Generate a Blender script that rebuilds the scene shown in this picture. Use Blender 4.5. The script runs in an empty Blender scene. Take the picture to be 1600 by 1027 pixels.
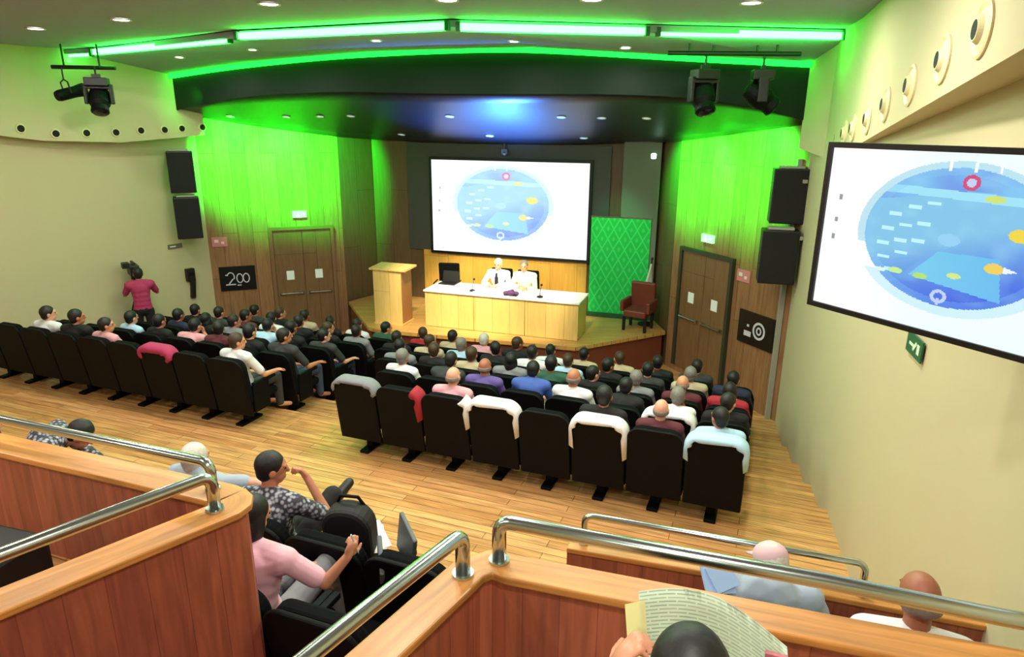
import bpy, bmesh, math, random
from math import sin, cos, pi, radians as R, sqrt, atan2
from mathutils import Vector as V, Matrix, noise
from mathutils.bvhtree import BVHTree
random.seed(7)
S = bpy.context.scene
COL = S.collection
S.view_settings.view_transform = 'Standard'
S.view_settings.look = 'None'
S.view_settings.gamma = 1
S.view_settings.exposure = 0.0

# ------------------------------------------------------------------ materials
MATS = {}
def lin(c):
    return tuple((x / 12.92 if x <= .04045 else ((x + .055) / 1.055) ** 2.4) for x in c)
def mat(name, col, rough=.6, metal=0, emit=None, estr=0, spec=.5, noise_amt=0, noise_scale=8, bump=0, coat=0):
    if name in MATS: return MATS[name]
    m = bpy.data.materials.new(name); m.use_nodes = True
    nt = m.node_tree; b = nt.nodes['Principled BSDF']
    c = lin(col)
    b.inputs['Base Color'].default_value = (*c, 1)
    b.inputs['Roughness'].default_value = rough
    b.inputs['Metallic'].default_value = metal
    b.inputs['Specular IOR Level'].default_value = spec
    if coat: b.inputs['Coat Weight'].default_value = coat
    if emit:
        b.inputs['Emission Color'].default_value = (*lin(emit), 1); b.inputs['Emission Strength'].default_value = estr
    tc = nt.nodes.new('ShaderNodeTexCoord'); nz = nt.nodes.new('ShaderNodeTexNoise')
    nz.inputs['Scale'].default_value = noise_scale; nz.inputs['Detail'].default_value = 4
    nt.links.new(tc.outputs['Object'], nz.inputs['Vector'])
    if noise_amt:
        mx = nt.nodes.new('ShaderNodeMix'); mx.data_type = 'RGBA'
        mx.inputs[6].default_value = (*[min(1, x * (1 + noise_amt)) for x in c], 1)
        mx.inputs[7].default_value = (*[x * (1 - noise_amt) for x in c], 1)
        nt.links.new(nz.outputs['Fac'], mx.inputs[0]); nt.links.new(mx.outputs[2], b.inputs['Base Color'])
    if bump:
        bp = nt.nodes.new('ShaderNodeBump'); bp.inputs['Strength'].default_value = bump
        nt.links.new(nz.outputs['Fac'], bp.inputs['Height']); nt.links.new(bp.outputs['Normal'], b.inputs['Normal'])
    MATS[name] = m
    return m
def wood(name, c1, c2, w, l, vertical=False, uv=False, rough=.4, gap=(.2, .1, .05), grain=.35, gapw=.004, spec=.5):
    """planks: w wide, l long; in object X/Y (floor), X/Z (vertical wall) or UV (arc length, height)"""
    m = bpy.data.materials.new(name); m.use_nodes = True
    nt = m.node_tree; N = nt.nodes; L = nt.links; b = N['Principled BSDF']
    b.inputs['Roughness'].default_value = rough; b.inputs['Specular IOR Level'].default_value = spec
    tc = N.new('ShaderNodeTexCoord'); sp = N.new('ShaderNodeSeparateXYZ'); cb = N.new('ShaderNodeCombineXYZ')
    L.new(tc.outputs['UV' if uv else 'Object'], sp.inputs[0])
    if vertical:
        L.new(sp.outputs['Y' if uv else 'Z'], cb.inputs['X']); L.new(sp.outputs['X'], cb.inputs['Y'])
    else:
        L.new(sp.outputs['X'], cb.inputs['X']); L.new(sp.outputs['Y'], cb.inputs['Y'])
    br = N.new('ShaderNodeTexBrick'); L.new(cb.outputs[0], br.inputs['Vector'])
    br.inputs['Scale'].default_value = 1; br.inputs['Brick Width'].default_value = l; br.inputs['Row Height'].default_value = w
    br.inputs['Mortar Size'].default_value = gapw; br.inputs['Mortar Smooth'].default_value = .3
    br.offset = .37; br.inputs['Bias'].default_value = 0
    br.inputs['Color1'].default_value = (*lin(c1), 1); br.inputs['Color2'].default_value = (*lin(c2), 1)
    br.inputs['Mortar'].default_value = (*lin(gap), 1)
    mp = N.new('ShaderNodeMapping'); mp.inputs['Scale'].default_value = (1.2, 14, 14)
    L.new(cb.outputs[0], mp.inputs['Vector'])
    nz = N.new('ShaderNodeTexNoise'); nz.inputs['Scale'].default_value = 1.6; nz.inputs['Detail'].default_value = 5; nz.inputs['Distortion'].default_value = .6
    L.new(mp.outputs[0], nz.inputs['Vector'])
    rp = N.new('ShaderNodeMapRange'); rp.inputs[1].default_value = .3; rp.inputs[2].default_value = .7
    rp.inputs[3].default_value = 1 - grain; rp.inputs[4].default_value = 1 + grain * .4
    L.new(nz.outputs['Fac'], rp.inputs[0])
    mx = N.new('ShaderNodeVectorMath'); mx.operation = 'SCALE'
    L.new(br.outputs['Color'], mx.inputs[0]); L.new(rp.outputs[0], mx.inputs['Scale'])
    L.new(mx.outputs[0], b.inputs['Base Color'])
    MATS[name] = m
    return m

# ------------------------------------------------------------------ mesh helpers
def tag(o, label=None, cat=None, group=None, kind=None):
    if label: o['label'] = label
    if cat: o['category'] = cat
    if group: o['group'] = group
    if kind: o['kind'] = kind
    return o
def link(o, parent=None):
    COL.objects.link(o)
    if parent is not None: o.parent = parent
    return o
def obj(name, bm, m=None, parent=None, loc=None, rz=0, smooth=False, bevel=0):
    if isinstance(bm, bmesh.types.BMesh):
        bmesh.ops.recalc_face_normals(bm, faces=bm.faces[:])
        me = bpy.data.meshes.new(name); bm.to_mesh(me); bm.free()
    else: me = bm
    if smooth:
        me.polygons.foreach_set('use_smooth', [True] * len(me.polygons))
    if m is not None and not me.materials:
        for x in (m if isinstance(m, (list, tuple)) else [m]): me.materials.append(x)
    o = bpy.data.objects.new(name, me)
    link(o, parent)
    if loc is not None: o.location = loc
    if rz: o.rotation_euler.z = rz
    if bevel:
        b = o.modifiers.new('bevel', 'BEVEL'); b.width = bevel; b.segments = 2; b.limit_method = 'ANGLE'
    return o
def empty(name, loc, rz=0, label=None, cat=None, group=None):
    o = bpy.data.objects.new(name, None); o.empty_display_size = .1
    COL.objects.link(o); o.location = loc; o.rotation_euler.z = rz
    return tag(o, label, cat, group)
def BM(): return bmesh.new()
def add_box(bm, c, s, rot=None):
    M = Matrix.Translation(V(c))
    if rot is not None: M = M @ rot
    r = bmesh.ops.create_cube(bm, size=1, matrix=M @ Matrix.Diagonal((*s, 1)))
    return r['verts']
def box(c, s, rot=None):
    bm = BM(); add_box(bm, c, s, rot); return bm
def add_cyl(bm, a, b, r1, r2=None, seg=16, caps=True):
    a = V(a); b = V(b); d = b - a
    q = V((0, 0, 1)).rotation_difference(d.normalized()).to_matrix().to_4x4()
    bmesh.ops.create_cone(bm, cap_ends=caps, segments=seg, radius1=r1, radius2=r1 if r2 is None else r2, depth=d.length,
                          matrix=Matrix.Translation((a + b) / 2) @ q)
def add_sph(bm, c, s, rot=None, sub=2):
    M = Matrix.Translation(V(c))
    if rot is not None: M = M @ rot
    if not hasattr(s, '__len__'): s = (s, s, s)
    bmesh.ops.create_icosphere(bm, subdivisions=sub, radius=1, matrix=M @ Matrix.Diagonal((*s, 1)))
def add_cap(bm, a, b, ra, rb=None, seg=12, fx=1.0):
    """tapered capsule"""
    rb = ra if rb is None else rb
    a = V(a); b = V(b); d = (b - a); L = d.length
    q = V((0, 0, 1)).rotation_difference(d.normalized()).to_matrix() if L > 1e-6 else Matrix.Identity(3)
    rings = []
    for k in range(1, 4): t = k / 3 * pi / 2; rings.append((-ra * cos(t), ra * sin(t)))
    for k in range(0, 3): t = k / 3 * pi / 2; rings.append((L + rb * sin(t), rb * cos(t)))
    vs = []
    for z, r in rings:
        vs.append([bm.verts.new(a + q @ V((r * cos(2 * pi * i / seg), r * sin(2 * pi * i / seg), z))) for i in range(seg)])
    p0 = bm.verts.new(a + q @ V((0, 0, -ra))); p1 = bm.verts.new(a + q @ V((0, 0, L + rb)))
    for i in range(seg):
        j = (i + 1) % seg
        bm.faces.new((p0, vs[0][j], vs[0][i])); bm.faces.new((p1, vs[-1][i], vs[-1][j]))
        for k in range(len(vs) - 1): bm.faces.new((vs[k][i], vs[k][j], vs[k + 1][j], vs[k + 1][i]))
def add_tube(bm, pts, r, seg=12, closed=False):
    pts = [V(p) for p in pts]; n = len(pts); vs = []
    up = V((0, 0, 1)); prev = None
    for i, p in enumerate(pts):
        t = (pts[min(i + 1, n - 1)] - pts[max(i - 1, 0)]).normalized()
        if prev is None:
            x = t.orthogonal().normalized()
        else:
            x = (prev - t * prev.dot(t)).normalized()
        prev = x; y = t.cross(x)
        vs.append([bm.verts.new(p + (x * cos(2 * pi * k / seg) + y * sin(2 * pi * k / seg)) * r) for k in range(seg)])
    for i in range(n - 1):
        for k in range(seg):
            j = (k + 1) % seg; bm.faces.new((vs[i][k], vs[i][j], vs[i + 1][j], vs[i + 1][k]))
    bm.faces.new(vs[0][::-1]); bm.faces.new(vs[-1])
def add_lathe(bm, prof, M=None, seg=24):
    M = M or Matrix.Identity(4); vs = []
    for r, z in prof:
        vs.append([bm.verts.new(M @ V((max(r, 1e-4) * cos(2 * pi * k / seg), max(r, 1e-4) * sin(2 * pi * k / seg), z))) for k in range(seg)])
    for i in range(len(prof) - 1):
        for k in range(seg):
            j = (k + 1) % seg; bm.faces.new((vs[i][k], vs[i][j], vs[i + 1][j], vs[i + 1][k]))
    bm.faces.new(vs[0][::-1]); bm.faces.new(vs[-1])
def add_prism(bm, pts, z0, z1):
    """pts plan polygon; z0/z1 number or list"""
    n = len(pts)
    a = z0 if hasattr(z0, '__len__') else [z0] * n; b = z1 if hasattr(z1, '__len__') else [z1] * n
    lo = [bm.verts.new((p[0], p[1], a[i])) for i, p in enumerate(pts)]
    hi = [bm.verts.new((p[0], p[1], b[i])) for i, p in enumerate(pts)]
    bm.faces.new(lo[::-1]); bm.faces.new(hi)
    for i in range(n):
        j = (i + 1) % n; bm.faces.new((lo[i], lo[j], hi[j], hi[i]))
def arc(p, a, b, n=5):
    """round the corner p between neighbours a, b (already trimmed points)"""
    out = []
    for i in range(n + 1):
        t = i / n; out.append(((1 - t) ** 2 * a[0] + 2 * t * (1 - t) * p[0] + t * t * b[0], (1 - t) ** 2 * a[1] + 2 * t * (1 - t) * p[1] + t * t * b[1]))
    return out
def ribbon(path, half, z0, z1):
    """a wall following a plan path, with UV = (arc length, height); z may be per point lists"""
    bm = BM(); uvl = bm.loops.layers.uv.new('UVMap'); n = len(path); P = [V((p[0], p[1])) for p in path]
    s = [0]
    for i in range(1, n): s.append(s[-1] + (P[i] - P[i - 1]).length)
    A = z0 if hasattr(z0, '__len__') else [z0] * n; B = z1 if hasattr(z1, '__len__') else [z1] * n
    rows = []
    for i in range(n):
        t = (P[min(i + 1, n - 1)] - P[max(i - 1, 0)]).normalized(); nn = V((-t.y, t.x)) * half
        q = [P[i] + nn, P[i] - nn]
        rows.append([bm.verts.new((q[0].x, q[0].y, A[i])), bm.verts.new((q[1].x, q[1].y, A[i])), bm.verts.new((q[1].x, q[1].y, B[i])), bm.verts.new((q[0].x, q[0].y, B[i]))])
    def face(vs, uv):
        f = bm.faces.new(vs)
        for l, u in zip(f.loops, uv): l[uvl].uv = u
    for i in range(n - 1):
        a, b = rows[i], rows[i + 1]
        for k in range(4):
            j = (k + 1) % 4
            vv = lambda r, ii, kk: (s[ii], rows[ii][kk].co.z + (0 if kk in (0, 3) else half * 2 * (1 if k in (0, 2) else 0)))
            face((a[k], a[j], b[j], b[k]), (vv(a, i, k), vv(a, i, j), vv(b, i + 1, j), vv(b, i + 1, k)))
    face(rows[0][::-1], [(0, 0), (.1, 0), (.1, 1), (0, 1)]); face(rows[-1], [(0, 0), (.1, 0), (.1, 1), (0, 1)])
    return bm
def uv_all(me):
    pass

ROT = -R(21)                       # the seating faces 21 degrees to the right of the camera
N2 = V((sin(R(21)), cos(R(21)))); D2 = V((cos(R(21)), -sin(R(21))))

# ------------------------------------------------------------------ palette
beige = mat('beige plaster', (.775, .73, .585), .75, noise_amt=.03, noise_scale=1.2)
ceilm = mat('ceiling paint', (.57, .60, .68), .8, noise_amt=.02, noise_scale=1)
floorw = wood('floor boards', (.86, .66, .42), (.77, .55, .32), .11, 1.7, rough=.38, gap=(.45, .28, .13), grain=.4)
stagew = wood('stage boards', (.80, .62, .36), (.76, .57, .31), .1, 1.5, rough=.35, gap=(.5, .35, .18), grain=.2)
redwood = wood('red veneer planks', (.68, .38, .28), (.58, .31, .24), .15, 9, vertical=True, uv=True, rough=.42, gap=(.50, .26, .20), grain=.35, gapw=.002)
capw = wood('orange oak cap', (.80, .55, .28), (.77, .51, .25), 2.5, 9, uv=True, rough=.36, gap=(.6, .4, .2), grain=.4, gapw=.0005)
panelw = wood('brown wall panels', (.62, .45, .30), (.55, .39, .25), .3, 2.6, vertical=True, rough=.5, gap=(.30, .20, .12), grain=.3)
backw = wood('dark wall panels', (.42, .33, .22), (.37, .28, .18), .45, 3.4, vertical=True, rough=.5, gap=(.2, .15, .1), grain=.2)
goldw = wood('golden panelling', (.86, .66, .30), (.82, .61, .26), .6, 1.2, vertical=True, rough=.45, gap=(.6, .4, .2), grain=.15)
deskw = wood('pale oak veneer', (.90, .76, .46), (.87, .72, .42), .36, 1.1, rough=.4, vertical=True, gap=(.66, .50, .28), grain=.12)
riserw = mat('red brown riser', (.45, .22, .15), .5, noise_amt=.15, noise_scale=3)
greym = mat('grey frame panel', (.26, .26, .25), .55, noise_amt=.05)
black = mat('black satin', (.03, .033, .036), .45, noise_amt=.1)
blackg = mat('black gloss ceiling', (.05, .07, .12), .40, noise_amt=.05)
fabric = mat('black seat fabric', (.02, .026, .028), .9, spec=.15, noise_amt=.25, noise_scale=60, bump=.1)
shell = mat('black seat shell', (.016, .022, .024), .6, spec=.15, noise_amt=.1, noise_scale=20)
steel = mat('brushed steel', (.76, .81, .80), .2, 1, noise_amt=.04, noise_scale=30)
whitep = mat('white paper', (.92, .93, .92), .7, noise_amt=.03)
grille = mat('speaker grille', (.03, .03, .035), .8, noise_amt=.3, noise_scale=200)
glassd = mat('dark lens glass', (.08, .09, .14), .08)
led = mat('green led tube', (.1, 1, .35), .5, emit=(.20, 1, .25), estr=24)
ledg = mat('green led glow', (.0, .9, .2), .5, emit=(.04, 1, .14), estr=9)
lampm = mat('lamp face', (1, 1, .95), .5, emit=(1, .97, .88), estr=9)
lampd = mat('dim lamp face', (.7, .75, .75), .4, emit=(.8, .88, .88), estr=.55)
ringm = mat('white lamp ring', (.85, .85, .83), .4)
holem = mat('nozzle throat', (.03, .02, .015), .8)
doorw = wood('door veneer', (.50, .37, .24), (.47, .34, .21), .9, 3, vertical=True, rough=.45, gap=(.2, .15, .1), grain=.2)

# ------------------------------------------------------------------ room plan
def wallx(y): return 3.2 + .255 * (y - 5.8)
C1 = (4.35, 10.3); C2 = (3.1, 13.0); C3 = (2.95, 13.9); C4 = (-3.2, 15.9); C5 = (-3.8, 15.2); C6 = (-6.4, 14.2)
L0 = (-8.66, 10.6); L1 = (-10.1, 6.5); L2 = (-10.3, 2.0); L3 = (-9.5, -3.4); B1 = (wallx(-3.4), -3.4)
def wall(name, a, b, z0, z1, m, th=.12, kind='structure'):
    a = V((*a, 0)); b = V((*b, 0)); d = b - a; L = d.length
    bm = BM(); add_box(bm, (L / 2, th / 2, (z0 + z1) / 2), (L, th, z1 - z0))
    o = obj(name, bm, m, loc=a, rz=atan2(d.y, d.x)); tag(o, kind=kind); return o
# local +Y is outward when walking clockwise seen from above (left to right facing forward)
wall('wall_left', L1, L0, 0, 6.1, beige); wall('wall_left.001', L0, C6, 0, 6.1, beige)
wall('wall_left.002', L2, L1, 0, 6.1, beige); wall('wall_left.003', L3, L2, 0, 6.1, beige)
wlw = wall('wall_left.004', C6, C5, 0, 6.1, panelw); wall('wall_back_stage', C5, C4, 0, 6.1, backw)
wall('wall_back_stage.001', C4, C3, 0, 6.1, backw); wall('wall_back_stage.002', C3, C2, 0, 6.1, backw)
wrw = wall('wall_right.001', C2, C1, 0, 6.1, panelw)
wall('wall_right', C1, B1, 0, 6.1, beige); wall('wall_rear', B1, L3, 0, 6.1, beige)

# floor: terraces in the seating's own frame, clipped to the room
hullp = [L3, L2, L1, L0, C6, (-3.2, 15.9), (2.95, 13.9), (3.1, 13.0), C1, B1]
def clip(poly, a, b):
    out = []; a = V(a); b = V(b); nrm = V((b.y - a.y, -(b.x - a.x)))   # keep right side of a->b
    for i in range(len(poly)):
        p = V(poly[i]); q = V(poly[(i + 1) % len(poly)]); dp = (p - a).dot(nrm); dq = (q - a).dot(nrm)
        if dp >= 0: out.append(tuple(p))
        if dp * dq < 0: t = dp / (dp - dq); out.append(tuple(p + (q - p) * t))
    return out
def clip_s(poly, s, keep_above):
    out = []
    f = lambda q: (V(q).dot(N2) - s) * (1 if keep_above else -1)
    for i in range(len(poly)):
        p = poly[i]; q = poly[(i + 1) % len(poly)]; dp = f(p); dq = f(q)
        if dp >= 0: out.append(p)
        if dp * dq < 0: t = dp / (dp - dq); out.append((p[0] + (q[0] - p[0]) * t, p[1] + (q[1] - p[1]) * t))
    return out
def clip_x(poly, f):
    out = []
    for i in range(len(poly)):
        p = poly[i]; q = poly[(i + 1) % len(poly)]; dp = f(p); dq = f(q)
        if dp >= 0: out.append(p)
        if dp * dq < 0: t = dp / (dp - dq); out.append((p[0] + (q[0] - p[0]) * t, p[1] + (q[1] - p[1]) * t))
    return out
def to_local(poly):
    return [(V(p).dot(D2), V(p).dot(N2)) for p in poly]
fb = BM()
S0 = 6.59
def terrace(s0, s1, z, f=None):
    p = clip_s(clip_s(hullp, s0, True), s1, False)
    if f: p = clip_x(p, f)
    add_prism(fb, to_local(p), -.1, z)
# cross aisle at 1.0, seating steps down towards the stage
terrace(4.0, S0 + .52, 1.0)
for k in range(1, 5):
    terrace(S0 + .52 + .9 * (k - 1), S0 + .52 + .9 * k if k < 4 else 20, 1.0 - .2 * k)
XB = lambda p: (V(p).dot(D2) - (-.98))          # right of the right hand parapet's left end
terrace(3.05, 4.0, 1.42, lambda p: -XB(p)); terrace(2.15, 3.05, 1.62, lambda p: -XB(p))
terrace(2.15, 4.0, 1.80, XB)
def side(a, b, sgn):
    a = V(a); b = V(b); d = b - a
    return lambda p: sgn * (d.x * (p[1] - a.y) - d.y * (p[0] - a.x))
left_of = side((-4.9, -1.2), (-1.2, 2.86), 1); right_of = side((-1.7, -.15), (-.12, 2.36), -1)
def terrace2(fs, z, s1=2.15):
    p = clip_s(hullp, s1, False)
    for f in fs: p = clip_x(p, f)
    add_prism(fb, to_local(p), -.1, z)
terrace2([left_of], 2.6); terrace2([right_of], 2.6, 2.25); terrace2([lambda p: -left_of(p), lambda p: -right_of(p)], 1.3)
obj('floor', fb, floorw, rz=ROT); tag(bpy.data.objects['floor'], kind='structure')

# stage
stg = [(-3.75, 15.1), (-2.9, 13.1), (-2.67, 12.92), (1.18, 11.9), (3.05, 12.95), (2.95, 13.9), (-3.2, 15.9)]
sb = BM(); add_prism(sb, stg, .86, .93); so = obj('stage_floor', sb, stagew); tag(so, kind='structure')
stg2 = [(-3.7, 15.05), (-2.85, 13.13), (-2.62, 12.98), (1.17, 11.96), (3.0, 12.98), (2.9, 13.85), (-3.15, 15.8)]
sb = BM(); add_prism(sb, stg2, .1, .86); tag(obj('stage_riser', sb, riserw), kind='structure')
AZ = atan2(C3[1] - C4[1], C3[0] - C4[0])          # back wall direction
# golden panel below the screen and grey framing around it
def on_back(x): t = (x - C4[0]) / (C3[0] - C4[0]); return V((x, C4[1] + (C3[1] - C4[1]) * t))
def backpanel(name, x0, x1, z0, z1, m, off=.03, th=.04):
    a = on_back(x0); b = on_back(x1); L = (b - a).length
    bm = BM(); add_box(bm, (L / 2, -off - th / 2, (z0 + z1) / 2), (L, th, z1 - z0))
    return obj(name, bm, m, loc=(a.x, a.y, 0), rz=AZ)
tag(backpanel('trim_1', -2.02, 1.6, .93, 2.09, goldw, 0, .05), kind='structure')
tag(backpanel('trim_2', -2.35, -1.78, 2.09, 4.45, greym, 0, .05), kind='structure')
tag(backpanel('trim_3', -1.78, 1.62, 4.1, 4.45, greym, 0, .05), kind='structure')
tag(backpanel('trim_4', 1.62, 2.0, 2.09, 4.45, greym, 0, .05), kind='structure')
tag(wall('trim_5', (2.2, 13.95), (2.9, 13.72), .93, 4.55, mat('grey green column', (.42, .42, .38), .6), .08), kind='structure')

# ------------------------------------------------------------------ ceiling
strip_pts = [(-9.13, 13.12), (-6.65, 11.7), (-3.6, 9.45), (-.7, 8.3), (1.6, 8.6), (3.98, 8.9)]
strip_pts[0] = (-8.7, 12.6)
zb = 5.92
canF = [(-6.45, 13.5), (-4.9, 12.6), (-3, 11.7), (-1.5, 11.1), (0, 10.7), (1.5, 10.4), (2.9, 10.15), (4.05, 9.95)]
canT = [5.62, 5.74, 5.84, 5.87, 5.89, 5.79, 5.70, 5.64]
canB = [5.05, 5.29, 5.36, 5.31, 5.29, 5.30, 5.23, 4.95]
backE = [(-6.4, 14.15, 4.97), (-5.1, 14.6, 4.75), (-3.8, 15.1, 4.57), (-3.2, 15.8, 4.50), (-1.2, 15.2, 4.44), (.9, 14.5, 4.45), (2.9, 13.85, 4.53), (3.05, 13.0, 4.57), (3.65, 11.7, 4.73), (4.25, 10.4, 4.89)]
ca = BM()
pa = [L3, L2, L1, (-8.9, 10.8)] + strip_pts + [(4.05, 9.0), (wallx(7), 7.0), B1]
pa = [(-11, -3.6), (-11, 9), (-9.6, 13.0)] + [(-8.7, 12.6)] + strip_pts[1:] + [(4.3, 9.0), (3.9, 7.0), (1.2, -3.6)]
add_prism(ca, pa, 6.0, 6.1)
tag(obj('ceiling', ca, ceilm), kind='structure')
# lower ceiling field between the led line and the stage canopy (slopes gently down to the canopy)
cb_ = BM()
cz = [z + .06 for z in canT]
up = [cb_.verts.new((x, y, zb)) for x, y in strip_pts]
# resample the canopy front to the same count
def samp(pts, zs, n):
    out = []
    for i in range(n):
        t = i / (n - 1) * (len(pts) - 1); k = min(int(t), len(pts) - 2); f = t - k
        out.append((pts[k][0] * (1 - f) + pts[k + 1][0] * f, pts[k][1] * (1 - f) + pts[k + 1][1] * f, zs[k] * (1 - f) + zs[k + 1] * f))
    return out
extL = (-9.4, 13.4); 
cs = samp(canF, cz, len(strip_pts)); dn = [cb_.verts.new((x, y + .02, z)) for x, y, z in cs]
bk = [cb_.verts.new((x * 1.02, y + 2.6 + (2 if i == 0 else 0), z)) for i, (x, y, z) in enumerate(cs)]
for i in range(len(up) - 1):
    cb_.faces.new((up[i], up[i + 1], dn[i + 1], dn[i])); cb_.faces.new((dn[i], dn[i + 1], bk[i + 1], bk[i]))
xe = cb_.verts.new((4.6, 9.0, zb)); xf = cb_.verts.new((4.8, 10.2, cz[-1])); cb_.faces.new((up[-1], xe, xf, dn[-1]))
xg = cb_.verts.new((-9.6, 13.5, 5.8)); xh = cb_.verts.new((-8.0, 15.4, 5.7)); cb_.faces.new((up[0], dn[0], xh, xg)); cb_.faces.new((dn[0], bk[0], xh))
bmesh.ops.recalc_face_normals(cb_, faces=cb_.faces[:])
ext = bmesh.ops.extrude_face_region(cb_, geom=cb_.faces[:])
bmesh.ops.translate(cb_, verts=[v for v in ext['geom'] if isinstance(v, bmesh.types.BMVert)], vec=(0, 0, .07))
tag(obj('ceiling.001', cb_, ceilm), kind='structure')
# a roof above everything
rb = BM(); add_prism(rb, [(-11.5, -4), (-11.5, 17), (6, 17), (6, -4)], 6.16, 6.26); tag(obj('ceiling.002', rb, ceilm), kind='structure')

# green led tubes lying along the step between the two ceiling fields
segs = [((-8.55, 12.62), (-6.9, 11.85)), ((-6.72, 11.62), (-3.78, 9.68)), ((-3.5, 9.3), (-.78, 8.22)), ((-.6, 8.27), (1.52, 8.55)), ((1.72, 8.62), (3.95, 8.86))]
segn = ['leftmost', 'second from the left', 'middle', 'second from the right', 'rightmost']
for (a, b), nm in zip(segs, segn):
    a = V((*a, 0)); b = V((*b, 0)); d = b - a; L = d.length
    root = empty('led_light_bar', (a.x, a.y, 5.93), atan2(d.y, d.x), f'bright green LED light bar across the ceiling, {nm} of the five', 'light')
    bm = BM(); add_box(bm, (L / 2, 0.03, -.01), (L, .035, .075)); obj('light_tube', bm, led, root)
    bm = BM(); add_box(bm, (L / 2, .06, -.005), (L, .02, .11)); obj('channel', bm, ceilm, root)
    for xx in (-.03, L + .03): obj('end_cap', box((xx, .02, -.01), (.05, .06, .1)), mat('dark green cap', (.05, .3, .2), .5), root)

# stage canopy: dark gloss lens, tall front fascia, tilted underside
root = empty('stage_canopy', (-1, 11.5, 5.3), 0, 'large black glossy lens-shaped canopy hanging over the stage', 'canopy')
def shift(bm, v):
    bmesh.ops.translate(bm, verts=bm.verts[:], vec=v); return bm
nf = 29
fT = samp(canF, canT, nf); fB = samp(canF, canB, nf)
# smooth the arcs
def smooth_arc(a):
    for _ in range(4):
        b = [a[0]] + [tuple((a[i - 1][k] + 2 * a[i][k] + a[i + 1][k]) / 4 for k in range(3)) for i in range(1, len(a) - 1)] + [a[-1]]
        a = b
    return a
fT = smooth_arc(fT); fB = smooth_arc(fB)
bm = BM(); t = [bm.verts.new(p) for p in fT]; b = [bm.verts.new(p) for p in fB]
t2 = [bm.verts.new((p[0], p[1] + .06, p[2])) for p in fT]; b2 = [bm.verts.new((p[0], p[1] + .06, p[2] + .01)) for p in fB]
for i in range(nf - 1):
    bm.faces.new((t[i], t[i + 1], b[i + 1], b[i])); bm.faces.new((t2[i + 1], t2[i], b2[i], b2[i + 1]))
    bm.faces.new((t[i + 1], t[i], t2[i], t2[i + 1])); bm.faces.new((b[i], b[i + 1], b2[i + 1], b2[i]))
shift(bm, (1, -11.5, -5.3))
obj('fascia', bm, mat('dark green black fascia', (.035, .11, .08), .6, noise_amt=.1, spec=.25), root, smooth=False)
bm = BM()
# underside: strips from the front arc to the back edge
def samp3(pts, n):
    ds = [0]
    for i in range(1, len(pts)): ds.append(ds[-1] + (V(pts[i]) - V(pts[i - 1])).length)
    out = []
    for i in range(n):
        t = i / (n - 1) * ds[-1]; k = 0
        while k < len(pts) - 2 and ds[k + 1] < t: k += 1
        f = (t - ds[k]) / (ds[k + 1] - ds[k]); out.append(tuple(V(pts[k]).lerp(V(pts[k + 1]), f)))
    return out
be = samp3(backE, nf)
M = 6; grid = []
for i in range(nf):
    a = V(fB[i]) + V((0, .05, .02)); b_ = V(be[i]); grid.append([bm.verts.new(a.lerp(b_, j / M)) for j in range(M + 1)])
for i in range(nf - 1):
    for j in range(M): bm.faces.new((grid[i][j], grid[i][j + 1], grid[i + 1][j + 1], grid[i + 1][j]))
bmesh.ops.recalc_face_normals(bm, faces=bm.faces[:])
ext = bmesh.ops.extrude_face_region(bm, geom=bm.faces[:])
bmesh.ops.translate(bm, verts=[v for v in ext['geom'] if isinstance(v, bmesh.types.BMVert)], vec=(0, 0, .08))
tree = BVHTree.FromBMesh(bm)
shift(bm, (1, -11.5, -5.3))
obj('underside', bm, blackg, root, smooth=True)
# green strip before the canopy top, widened to stand in for the ceiling glow
gs = [(p[0], p[1] - .05, p[2] + .035) for p in fT]
bm = BM(); add_tube(bm, gs, .04, 8); o = obj('led_glow_strip', bm, ledg)
tag(o, 'thin green glowing strip along the top edge of the black stage canopy', 'light')

def downlight(p, r, m, label, normal=None, group=None, ring=ringm):
    root = empty('downlight', p, 0, label, 'ceiling light', group)
    if normal is not None: root.rotation_euler = V((0, 0, -1)).rotation_difference(normal).to_euler()
    bm = BM(); add_lathe(bm, [(r, -.004), (r * 1.3, -.012), (r * 1.35, 0), (r, 0.0)]); obj('trim_ring', bm, ring, root, smooth=True)
    bm = BM(); add_cyl(bm, (0, 0, -.006), (0, 0, .0), r, seg=20); obj('lens', bm, m, root)
    return root
big = [(-6.09, 9.38), (-4.52, 8.51), (-2.41, 7.32), (-.63, 7.02), (.72, 6.94), (2.24, 7.05)]
nmb = ['leftmost of the row before the green bars', 'second from the left before the green bars', 'above the left green bar, third from left', 'at the top edge, fourth from the left', 'at the top edge, fifth from the left', 'nearest the right wall before the green bars']
for (x, y), nm in zip(big, nmb): downlight((x, y, 5.995), .085, lampm, f'round white ceiling downlight, {nm}')
def ceilB(x, y):
    # height of the lower ceiling field
    best = None
    hit = ctree.ray_cast(V((x, y, 4)), V((0, 0, 1))); return hit[0].z
tmp = BM(); tmp.from_mesh(bpy.data.objects['ceiling.001'].data); ctree = BVHTree.FromBMesh(tmp)
small = [(-5.5, 12.0), (-3.96, 11.07), (-1.83, 9.75), (0, 9.65), (1.46, 9.6)]
for i, (x, y) in enumerate(small):
    try: z = ceilB(x, y)
    except Exception: z = 5.85
    downlight((x, y, z - .004), .06, lampm, f'small round downlight between green bars and canopy, {["leftmost", "second from left", "middle one", "second from right", "rightmost"][i]} of five')
cam0 = V((0, 0, 4.9))
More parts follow.
